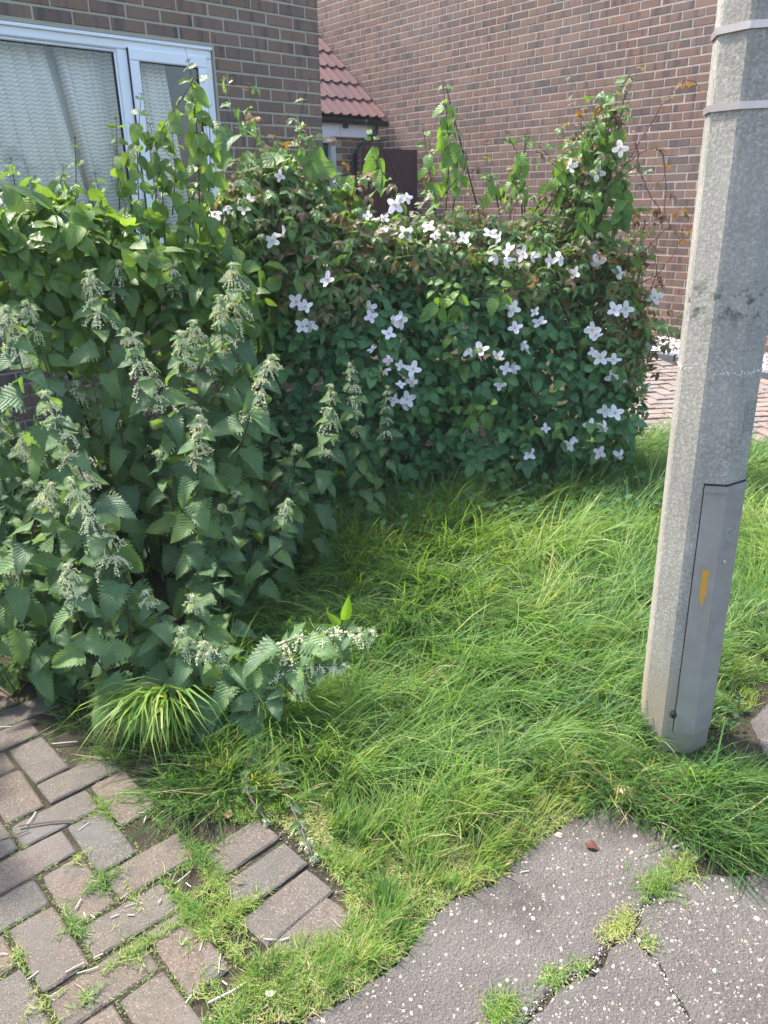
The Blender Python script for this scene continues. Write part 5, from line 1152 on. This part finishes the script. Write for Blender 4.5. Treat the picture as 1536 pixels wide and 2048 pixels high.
tag(gt_.obj('lawn_thatch', m, smooth=True), 'dense dead thatch and moss under the long lawn grass', 'thatch', kind='stuff')
def view_ok(x, y): return (np.abs(x / y) < .80) & (((x - PB[0]) ** 2 + (y - PB[1]) ** 2) > .1 ** 2) & ~((y > 4.3) & (x < 1.2))
rim = lawn[:29]; g = Geo()
# under layer: short blades everywhere
n = 170000; x = R.uniform(-1.0, 3.2, n); y = R.uniform(.95, 5.0, n); ok = in_lawn(x, y) & view_ok(x, y) & (R.rand(n) < np.clip(1.4 - .28 * (y - 1.2), .35, 1)); x, y = x[ok], y[ok]
ed = edge_dist(x, y, rim); ok = R.rand(len(x)) < np.clip(.30 + ed * 6, 0, 1); x, y, ed = x[ok], y[ok], ed[ok]; n = len(x); near = np.clip(ed / .30, 0, 1); cl = noise2(x, y, 9.0, 1)
T = np.clip(.42 + .15 * cl + R.normal(0, .15, n) + .18 * (1 - near), 0, .86); dry = R.rand(n) < .05 + .28 * (1 - near) ** 2 + .12 * (noise2(x, y, 5.0, 6) > .5); T[dry] = R.uniform(.86, 1, dry.sum())
a = blades(np.column_stack([x, y, gz(x, y) - .010]), R.uniform(0, 6.28, n), (.028 + .045 * near) * R.uniform(.5, 1.3, n), R.uniform(.0020, .0034, n), R.uniform(.1, 1.2, n), R.uniform(.2, 1.1, n), T, lv=3)
g.add(a[0], F3=a[1], F4=a[2], U=a[3], T=a[4])
n = 60000; x = R.uniform(-.5, .75, n); y = R.uniform(1.0, 1.95, n); ok = in_lawn(x, y); x, y = x[ok], y[ok]; ed = edge_dist(x, y, rim); ok = R.rand(len(x)) < np.clip(1.35 - ed * 3.6, 0, 1); x, y, ed = x[ok], y[ok], ed[ok]; n = len(x)
T = np.clip(.62 + .12 * noise2(x, y, 12, 1) + R.normal(0, .12, n), 0, .86); dry = R.rand(n) < .46 + .35 * noise2(x, y, 9, 6); T[dry] = R.uniform(.86, 1, dry.sum())
a = blades(np.column_stack([x, y, gz(x, y) - .009]), R.uniform(0, 6.28, n), R.uniform(.014, .038, n), R.uniform(.0016, .0026, n), R.uniform(.2, 1.3, n), R.uniform(.2, 1.0, n), T, lv=2); g.add(a[0], F3=a[1], F4=a[2], U=a[3], T=a[4])
# tussocks of long blades, each with its own lay
nt_ = 4300; tx = R.uniform(-1.0, 3.2, nt_); ty = R.uniform(1.0, 5.0, nt_); ok = in_lawn(tx, ty) & view_ok(tx, ty); tx, ty = tx[ok], ty[ok]; ted = edge_dist(tx, ty, rim); nt_ = len(tx)
tn = np.clip((ted - .03) / .32, 0, 1); m1_ = noise2(tx, ty, 2.6, 2); taz = 1.5 * noise2(tx, ty, 1.3, 4) - .3 + R.normal(0, .75, nt_); tl_ = (.045 + .215 * tn * (1 + .25 * m1_)) * R.uniform(.75, 1.3, nt_); tt = np.clip(.46 + .15 * m1_ + .10 * noise2(tx, ty, 7, 3) + R.normal(0, .13, nt_) + .16 * (1 - tn), .05, .85)
tle = np.clip(R.uniform(.30, 1.35, nt_) * (.35 + .65 * tn), .1, 1.3); tw_ = R.choice([.0028, .0036, .0044, .0064], nt_, p=[.35, .35, .2, .1]); tb = (R.uniform(34, 70, nt_) * (1.1 - .35 * tn) * np.clip(1.35 - .2 * ty, .5, 1.1)).astype(int); th_ = R.uniform(0, .055, nt_) * tn
ii = np.repeat(np.arange(nt_), tb); n = len(ii); ra = R.uniform(0, 6.28, n); rr = np.abs(R.normal(0, .026, n)); x, y = tx[ii] + rr * np.cos(ra), ty[ii] + rr * np.sin(ra); ok = in_lawn(x, y) & view_ok(x, y); ii, ra, x, y = ii[ok], ra[ok], x[ok], y[ok]; n = len(ii)
wgt = .45; az = np.arctan2(np.sin(taz[ii]) + wgt * np.sin(ra), np.cos(taz[ii]) + wgt * np.cos(ra)) + R.normal(0, .38, n)
T = np.clip(tt[ii] + R.normal(0, .08, n), 0, .86); dry = R.rand(n) < .025 + .10 * (1 - tn[ii]); T[dry] = R.uniform(.86, 1, dry.sum())
pf_ = gnd(1345, 1560); shf = np.clip(np.hypot(x - pf_[0], y - pf_[1]) / .20, .42, 1)
a = blades(np.column_stack([x, y, gz(x, y) - .012 + th_[ii] * shf]), az, shf * tl_[ii] * R.uniform(.45, 1.25, n), tw_[ii] * R.uniform(.7, 1.2, n) * np.clip(y / 2.4, .85, 1.5), np.clip(tle[ii] + R.normal(0, .2, n), .02, 1.35), R.uniform(.6, 1.7, n) * (.5 + .5 * tn[ii]), T, lv=4)
g.add(a[0], F3=a[1], F4=a[2], U=a[3], T=a[4])
tag(g.obj('lawn', M_grass), 'long matted green grass of the unmown lawn between bush, paving and lamp post', 'grass', kind='stuff')
def tuft(c, n, rad, L, W, T0, label, cat='grass tuft', group=None, lean=(.1, 1.1), name='grass_tuft', az0=None, curl=(.3, 1.0), dry=.12, z=0.0, sd=.06, joint=None):
    th = R.uniform(0, 6.28, n); rr = rad * np.sqrt(R.rand(n)); P = np.column_stack([rr * np.cos(th), rr * np.sin(th), np.full(n, 0.0)])
    if joint is not None:                         # spread in a ragged line along the joints of the paving
        ja = np.where(R.rand(n) < .72, joint, joint + math.pi / 2); q_ = np.clip(R.normal(0, (1.25 if joint != .75 else .7) * rad, n), -3 * rad, 3 * rad); P = np.column_stack([q_ * np.cos(ja), q_ * np.sin(ja), np.zeros(n)]) + np.column_stack([R.normal(0, .0045 if joint != .75 else .012, (n, 2)), np.zeros(n)])
    az = (th + R.normal(0, .7, n)) if az0 is None else R.normal(az0, .75 if z < .05 else .42, n); T = np.clip(T0 + R.normal(0, sd + .04, n), 0, .86); d_ = R.rand(n) < dry; T[d_] = R.uniform(.86, 1, d_.sum())
    a = blades(P, az, L * R.uniform(.5, 1.2, n), W * R.uniform(.6, 1.2, n), R.uniform(lean[0], lean[1], n), R.uniform(curl[0], curl[1], n), T)
    g = Geo(); g.add(a[0], F3=a[1], F4=a[2], U=a[3], T=a[4]); o = g.obj(name, M_grass, loc=(c[0], c[1], float(gz(c[0], c[1])) - .010 + z)); tag(o, label, cat, group); return o
G1 = gnd
# clumps of long grass
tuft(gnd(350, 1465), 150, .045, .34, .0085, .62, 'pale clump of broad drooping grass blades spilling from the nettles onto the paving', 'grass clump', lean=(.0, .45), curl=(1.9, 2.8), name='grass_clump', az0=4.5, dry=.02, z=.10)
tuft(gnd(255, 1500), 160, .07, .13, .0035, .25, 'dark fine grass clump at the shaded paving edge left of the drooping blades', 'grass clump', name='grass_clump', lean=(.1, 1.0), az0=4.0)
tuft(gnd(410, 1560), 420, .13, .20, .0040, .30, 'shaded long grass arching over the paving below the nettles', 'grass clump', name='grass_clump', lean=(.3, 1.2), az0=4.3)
tuft(gnd(1440, 1640), 900, .14, .21, .0042, .22, 'big dark clump of long grass leaning over the path in front of the lamp post', 'grass clump', name='grass_clump', lean=(.2, 1.1), az0=5.2, curl=(.5, 1.3), dry=.04)
tuft(gnd(1500, 1590), 500, .11, .20, .0040, .30, 'long grass at the right edge of the picture beside the lamp post clump', 'grass clump', name='grass_clump', lean=(.2, 1.1), az0=5.4, curl=(.5, 1.3), dry=.06)
tuft(gnd(1330, 1600), 380, .12, .13, .0042, .30, 'grass hiding the foot of the lamp post', 'grass clump', name='grass_clump', lean=(.1, 1.0), az0=4.8, curl=(.5, 1.3))
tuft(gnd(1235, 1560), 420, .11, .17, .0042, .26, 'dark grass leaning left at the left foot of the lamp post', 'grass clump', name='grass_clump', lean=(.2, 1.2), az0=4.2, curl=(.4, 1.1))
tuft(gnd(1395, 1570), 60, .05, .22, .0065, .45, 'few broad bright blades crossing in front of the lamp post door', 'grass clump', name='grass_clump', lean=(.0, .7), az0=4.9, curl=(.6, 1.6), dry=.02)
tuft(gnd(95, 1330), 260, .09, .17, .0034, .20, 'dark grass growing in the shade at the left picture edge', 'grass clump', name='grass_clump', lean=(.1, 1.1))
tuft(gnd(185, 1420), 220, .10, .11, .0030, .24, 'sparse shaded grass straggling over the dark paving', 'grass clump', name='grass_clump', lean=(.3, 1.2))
tuft(gnd(870, 1060), 520, .22, .30, .0050, .42, 'taller upright grass against the foot of the bramble', 'grass clump', name='grass_clump', lean=(.0, .5), curl=(.3, 1.0))
tuft(gnd(1080, 1020), 380, .22, .26, .0050, .36, 'upright grass under the right end of the bramble', 'grass clump', name='grass_clump', lean=(.0, .5), curl=(.3, 1.0))
tuft(gnd(1280, 960), 420, .25, .24, .0055, .55, 'sunlit long grass where the bush meets the driveway', 'grass clump', name='grass_clump', lean=(.0, .7), curl=(.3, 1.0))
tuft(gnd(700, 1110), 420, .18, .27, .0048, .40, 'tall grass mixed with the last nettles beside the bramble', 'grass clump', name='grass_clump', lean=(.0, .6), curl=(.4, 1.2))
# tufts in the paving joints and the crack
for (x, y, n_, r_, L_, T_, lb) in [
    (208, 1620, 150, .035, .050, .58, 'bright tuft between blocks just below the brown twig'), (300, 1628, 110, .03, .04, .50, 'small tuft on the blocks beside two straw bits'),
    (205, 1765, 170, .026, .045, .42, 'round dark green tuft in the middle of the blocks'), (150, 1850, 150, .026, .042, .46, 'tuft on the long block joint below the round dark one'),
    (268, 1905, 190, .036, .042, .66, 'yellowish tuft above the orange block'), (400, 1715, 420, .045, .06, .48, 'fluffy tuft left of the grey corner blocks'),
    (430, 1770, 300, .025, .038, .74, 'yellow dry tuft touching the grey corner block'), (385, 1828, 520, .042, .055, .60, 'wide tuft left of the yellow dry one'),
    (455, 1835, 520, .038, .050, .70, 'dry yellow tuft below the grey corner block'), (470, 1905, 160, .026, .036, .74, 'narrow dry strip of grass between two lower blocks'),
    (405, 1985, 60, .016, .034, .70, 'tiny yellow tuft at the foot of the orange block'), (85, 2010, 70, .024, .032, .74, 'sparse yellow tuft at the lower left corner'),
    (35, 1915, 60, .016, .034, .70, 'tiny tuft at the left edge near a straw bit'), (178, 1995, 60, .014, .036, .55, 'thin tuft rising from a joint at the bottom edge'),
    (265, 1795, 60, .022, .026, .68, 'thin line of moss grass under a straw bit'), (156, 1718, 50, .014, .028, .74, 'tiny yellow tuft at the top corner of a pinkish block'),
    (250, 1480, 130, .035, .055, .36, 'shaded tuft beside the drooping grass clump'), (215, 1500, 120, .035, .05, .34, 'shaded tuft right of the dark upper blocks'),
    (1312, 1772, 300, .040, .050, .50, 'green tuft growing in the upper end of the path crack'), (1362, 1738, 200, .035, .045, .66, 'dry tuft where the crack meets the long grass'),
    (1250, 1845, 190, .025, .028, .82, 'brown dry tuft in the crack above its fork'), (1222, 1868, 120, .018, .024, .84, 'second brown tuft in the crack, lower one'),
    (1300, 1888, 120, .016, .014, .66, 'pale rosette weed at the fork of the crack'), (1105, 1955, 140, .022, .026, .60, 'low tuft in the crack left of the fork'),
    (1160, 1935, 90, .014, .020, .58, 'smallest tuft in the crack between fork and lower tuft'), (1005, 2020, 300, .036, .036, .58, 'round tuft in the crack at the bottom edge of the picture'),
    (620, 1935, 420, .070, .055, .62, 'dry bordered grass patch below the stacked corner blocks'), (470, 2030, 420, .075, .05, .60, 'wide low grass patch at the bottom centre left'),
    (545, 1960, 320, .06, .05, .56, 'grass patch between the plum coloured block and the path'), (700, 1900, 300, .06, .05, .60, 'short grass patch bordering the asphalt right of the corner blocks')]:
    tuft(gnd(x, y), int(n_ * (1.3 if x < 950 else 1.5)), r_, L_ * (.85 if x < 950 else .95), .0020, T_, lb, lean=(.1, 1.3), curl=(.2, 1.0), dry=.22 if T_ > .6 else .1, z=.004, joint=(PANG + (0 if R.rand() < .55 else math.pi / 2)) if x < 520 else (.75 if x > 950 else None))
pm = []; am = []
for (x, y, r_) in JNEAR:
    q = R.uniform(-.11, .11, 60); sd_ = R.choice([-1, 1], 60); on = R.rand(60) < .66; lx = np.where(on, q, sd_ * .1085); ly = np.where(on, sd_ * .0555, q * .5); pm.append(np.column_stack([x + lx * math.cos(r_) - ly * math.sin(r_), y + lx * math.sin(r_) + ly * math.cos(r_)]))
pm = np.vstack(pm); pm = pm[noise2(pm[:, 0], pm[:, 1], 13, 2) + .5 * noise2(pm[:, 0], pm[:, 1], 4, 5) > -.15]; pm = np.repeat(pm, 2, 0) + R.normal(0, .0028, (len(pm) * 2, 2)); n = len(pm)
a = blades(np.column_stack([pm, np.full(n, GZ - .009)]), R.uniform(0, 6.28, n), R.uniform(.006, .017, n), R.uniform(.0012, .0022, n), R.uniform(.1, 1.1, n), R.uniform(.1, .8, n), np.clip(R.normal(.62, .16, n), 0, 1), lv=2)
g = Geo(); g.add(a[0], F3=a[1], F4=a[2], U=a[3], T=a[4]); tag(g.obj('joint_moss', M_grass), 'thin line of moss and seedling grass in the joints of the block paving', 'moss', kind='stuff')
# low leaves among grass at the foot of the bush
gw = Geo(); nW = 1600; xw = R.uniform(-.55, 1.5, nW); yw = 3.55 + .10 * (xw) + R.uniform(-.30, .45, nW) * (.6 + .4 * (xw < .3)); kp = R.rand(nW) < np.clip(1.0 - np.abs(xw - .0) * .35, .15, 1)
Pw = np.column_stack([xw, yw, gz(xw, yw) + R.uniform(.02, .22, nW) * (.4 + .6 * R.rand(nW))])[kp]; Dw = np.tile([0, -.5, .8], (len(Pw), 1)) + R.normal(0, .3, (len(Pw), 3))
o = mass('ground_ivy', lo_bram, L_bram, Pw, leaf_frames(Dw, R, .2, .7), R.uniform(.35, .8, len(Pw)), R.rand(len(Pw)), None); tag(o, 'low dark leaves creeping among the grass at the foot of the bush', 'weeds')
nW = 900; cx_ = R.uniform(-.3, 1.6, 34); cy_ = R.uniform(1.6, 3.6, 34); q = R.randint(0, 34, nW); xw = cx_[q] + R.normal(0, .045, nW); yw = cy_[q] + R.normal(0, .045, nW); kp = in_lawn(xw, yw)
Pw = np.column_stack([xw, yw, gz(xw, yw) + R.uniform(.02, .075, nW)])[kp]; Dw = np.tile([0, -.3, 1.0], (len(Pw), 1)) + R.normal(0, .25, (len(Pw), 3))
o = mass('clover', [leaf_geo(.020, .018, oval, 5, fold=.15, droop=.3, cols=(-1, 0, 1))], L_bram, Pw, leaf_frames(Dw, R, .1, .9), R.uniform(.6, 1.1, len(Pw)), R.rand(len(Pw)), None); tag(o, 'patches of small round clover leaves low in the lawn', 'clover')
# bright dock beside the fallen nettle
dk = gnd(690, 1330); dk = np.array([at(688, 1240, 2.35)[0], 2.35, GZ]); dock = empty('dock_plant', tuple(dk)); tag(dock, 'young dock with one upright glowing yellow green leaf beside the fallen nettle tassel', 'weed')
M_dock = leaf_mat('dock_leaf', [(0, (0.16, 0.30, 0.03)), (1, (0.19, 0.34, 0.035))], trans=.5, nv=6, vcol=.2, bump=.3)
dkl = leaf_geo(.095, .040, lambda t: max(.03, math.sin(math.pi * t ** .6) ** .9), 12, fold=.3, droop=.1, petiole=.03).mesh('leaf', M_dock, True)
H0 = at(684, 1235, 2.35)[2] - GZ
g = Geo(); tube(g, [[0, 0, 0], [0, 0, H0 * .5], [-.004, 0, H0 - .03]], .0022, 5); g.obj('stem', M_gstem, dock)
for a_, e_, s_, z_ in ((.2, 1.35, 1.0, 0), (3.2, .9, .75, -.01), (3.0, .2, .8, -.02), (4.0, .5, .55, -.03), (.8, .1, .6, -.06)): inst('leaf', dkl, dock, mat4=mat4(np.array([-.004, 0, H0 - .035 + z_]), frame(dirv(a_, e_), (.3, -.9, .3)), s_))
# ------------------------------------------------------------------ litter: straw, twig, stones, fallen leaves
M_straw = plain('dry_straw', (.50, .46, .38), .7, var=.25, nscale=80); M_twig = plain('brown_twig', (.13, .085, .06), .8, var=.3, nscale=60)
def straw(x, y, ln, ang, r=.0018, label='short cut piece of pale dry straw lying on the block paving', group='straw bits on the paving', mat=None, name='straw'):
    c = gnd(x, y); L = ln; g = Geo(); d = np.array([math.cos(ang), math.sin(ang), 0]); n_ = np.array([-d[1], d[0], 0])
    tube(g, [-d * L / 2, n_ * L * R.uniform(-.04, .04), d * L / 2], r, 5); o = g.obj(name, mat or M_straw, loc=(c[0], c[1], c[2] + r + .002)); tag(o, label, 'twig' if name == 'twig' else 'straw', group)
for x, y, ln, an in [(62, 1640, .045, 1.3), (168, 1655, .03, 1.2), (290, 1640, .025, 1.4), (283, 1627, .012, 0), (157, 1810, .025, 1.4), (248, 1795, .02, 1.1), (170, 1832, .016, -.8), (186, 1835, .018, -.8), (230, 1834, .018, .3), (262, 1832, .014, 0), (320, 1804, .012, 1.3), (365, 1757, .045, .9), (377, 1771, .026, -.4), (8, 1910, .022, -.1), (66, 1953, .028, .9), (150, 1937, .036, .8), (176, 1942, .040, .05), (197, 1914, .022, .4), (180, 1992, .016, 1.2), (404, 1892, .035, 1.5), (440, 1928, .044, 1.5), (450, 1968, .018, -.9), (378, 2000, .018, 1.4), (104, 1992, .018, .4), (370, 1885, .02, 1.1), (260, 1812, .03, .3), (540, 1880, .03, -.3), (570, 1880, .025, .2), (1050, 1745, .026, -.1), (1020, 1722, .026, .3)]:
    straw(x, y, ln * R.uniform(.7, 1.25), an + R.uniform(-.3, .3), r=R.uniform(.0008, .0017))
straw(460, 1985, .095, .55, .0024, 'longest straw stem, slanting at the edge of the plum coloured block', None); straw(130, 1487, .075, .12, .0018, 'long pale stalk on the dark shaded blocks', None)
straw(12, 1455, .04, -.02, .0014, 'thin pale stalk at the left edge on shaded blocks', None); straw(1360, 1693, .045, .4, .0030, 'thick bleached stick on the path in front of the long grass', None)
straw(100, 1648, .16, .12, .0026, 'brown forked twig lying across the blocks at the left edge', None, M_twig, 'twig'); straw(30, 1672, .07, .5, .0016, 'thin pale twig end below the brown forked twig', None, M_twig, 'twig')
straw(690, 1715, .02, 1.0, .001)
def stone(x, y, r, sq, colr, label, name='stone', cat='stone'):
    c = gnd(x, y); g = Geo(); ball(g, (0, 0, 0), r, sq, 8, 5); V = g.V[0]; V += R.normal(0, r * .10, V.shape); V[:, 0] *= 1.35; tag(g.obj(name, plain('stone', colr, .8, var=.3, nscale=70, bump=.4), loc=(c[0], c[1], c[2] + r * sq * .5)), label, cat)
stone(1252, 1592, .028, .5, (.40, .33, .22), 'yellowish flat stone half hidden in grass at the foot of the lamp post'); stone(1118, 1672, .008, .7, (.50, .38, .24), 'small ochre pebble at the top of the path beside the lawn')
stone(540, 1990, .008, .8, (.55, .50, .38), 'round cream pebble in the low grass at the bottom')
def fallen(x, y, s, colr, label, ang):
    c = gnd(x, y); m_ = plain('dead_leaf', colr, .7, var=.3, nscale=60); q = leaf_geo(.05 * s, .038 * s, oval, 8, fold=.35, droop=.5, wave=.08); tag(q.obj('dead_leaf', m_, loc=(c[0], c[1], c[2] + .006), rot=(.1, 0, ang), smooth=True), label, 'leaf')
fallen(1170, 1690, .8, (.085, .030, .020), 'crumpled red brown leaf at the top of the path', 4.2); fallen(458, 1640, .8, (.20, .13, .06), 'curled brown yellow leaf in the shade above the corner blocks', .3)

# ------------------------------------------------------------------ thin haze volume, added to stand in for veiling lens glare
HAZE = 0.0015
if HAZE > 0:
    g = Geo(); box(g, -55, 55, -35, 85, -2.6, 3.6); m = bpy.data.materials.new('haze'); m.use_nodes = True; nt = m.node_tree; nt.nodes.clear()
    out = nt.nodes.new('ShaderNodeOutputMaterial'); pv2 = nt.nodes.new('ShaderNodeVolumePrincipled'); pv2.inputs['Color'].default_value = (.92, .95, 1, 1); pv2.inputs['Density'].default_value = HAZE; nt.links.new(pv2.outputs[0], out.inputs['Volume'])
    hz = g.obj('haze', m); hz['kind'] = 'stuff'
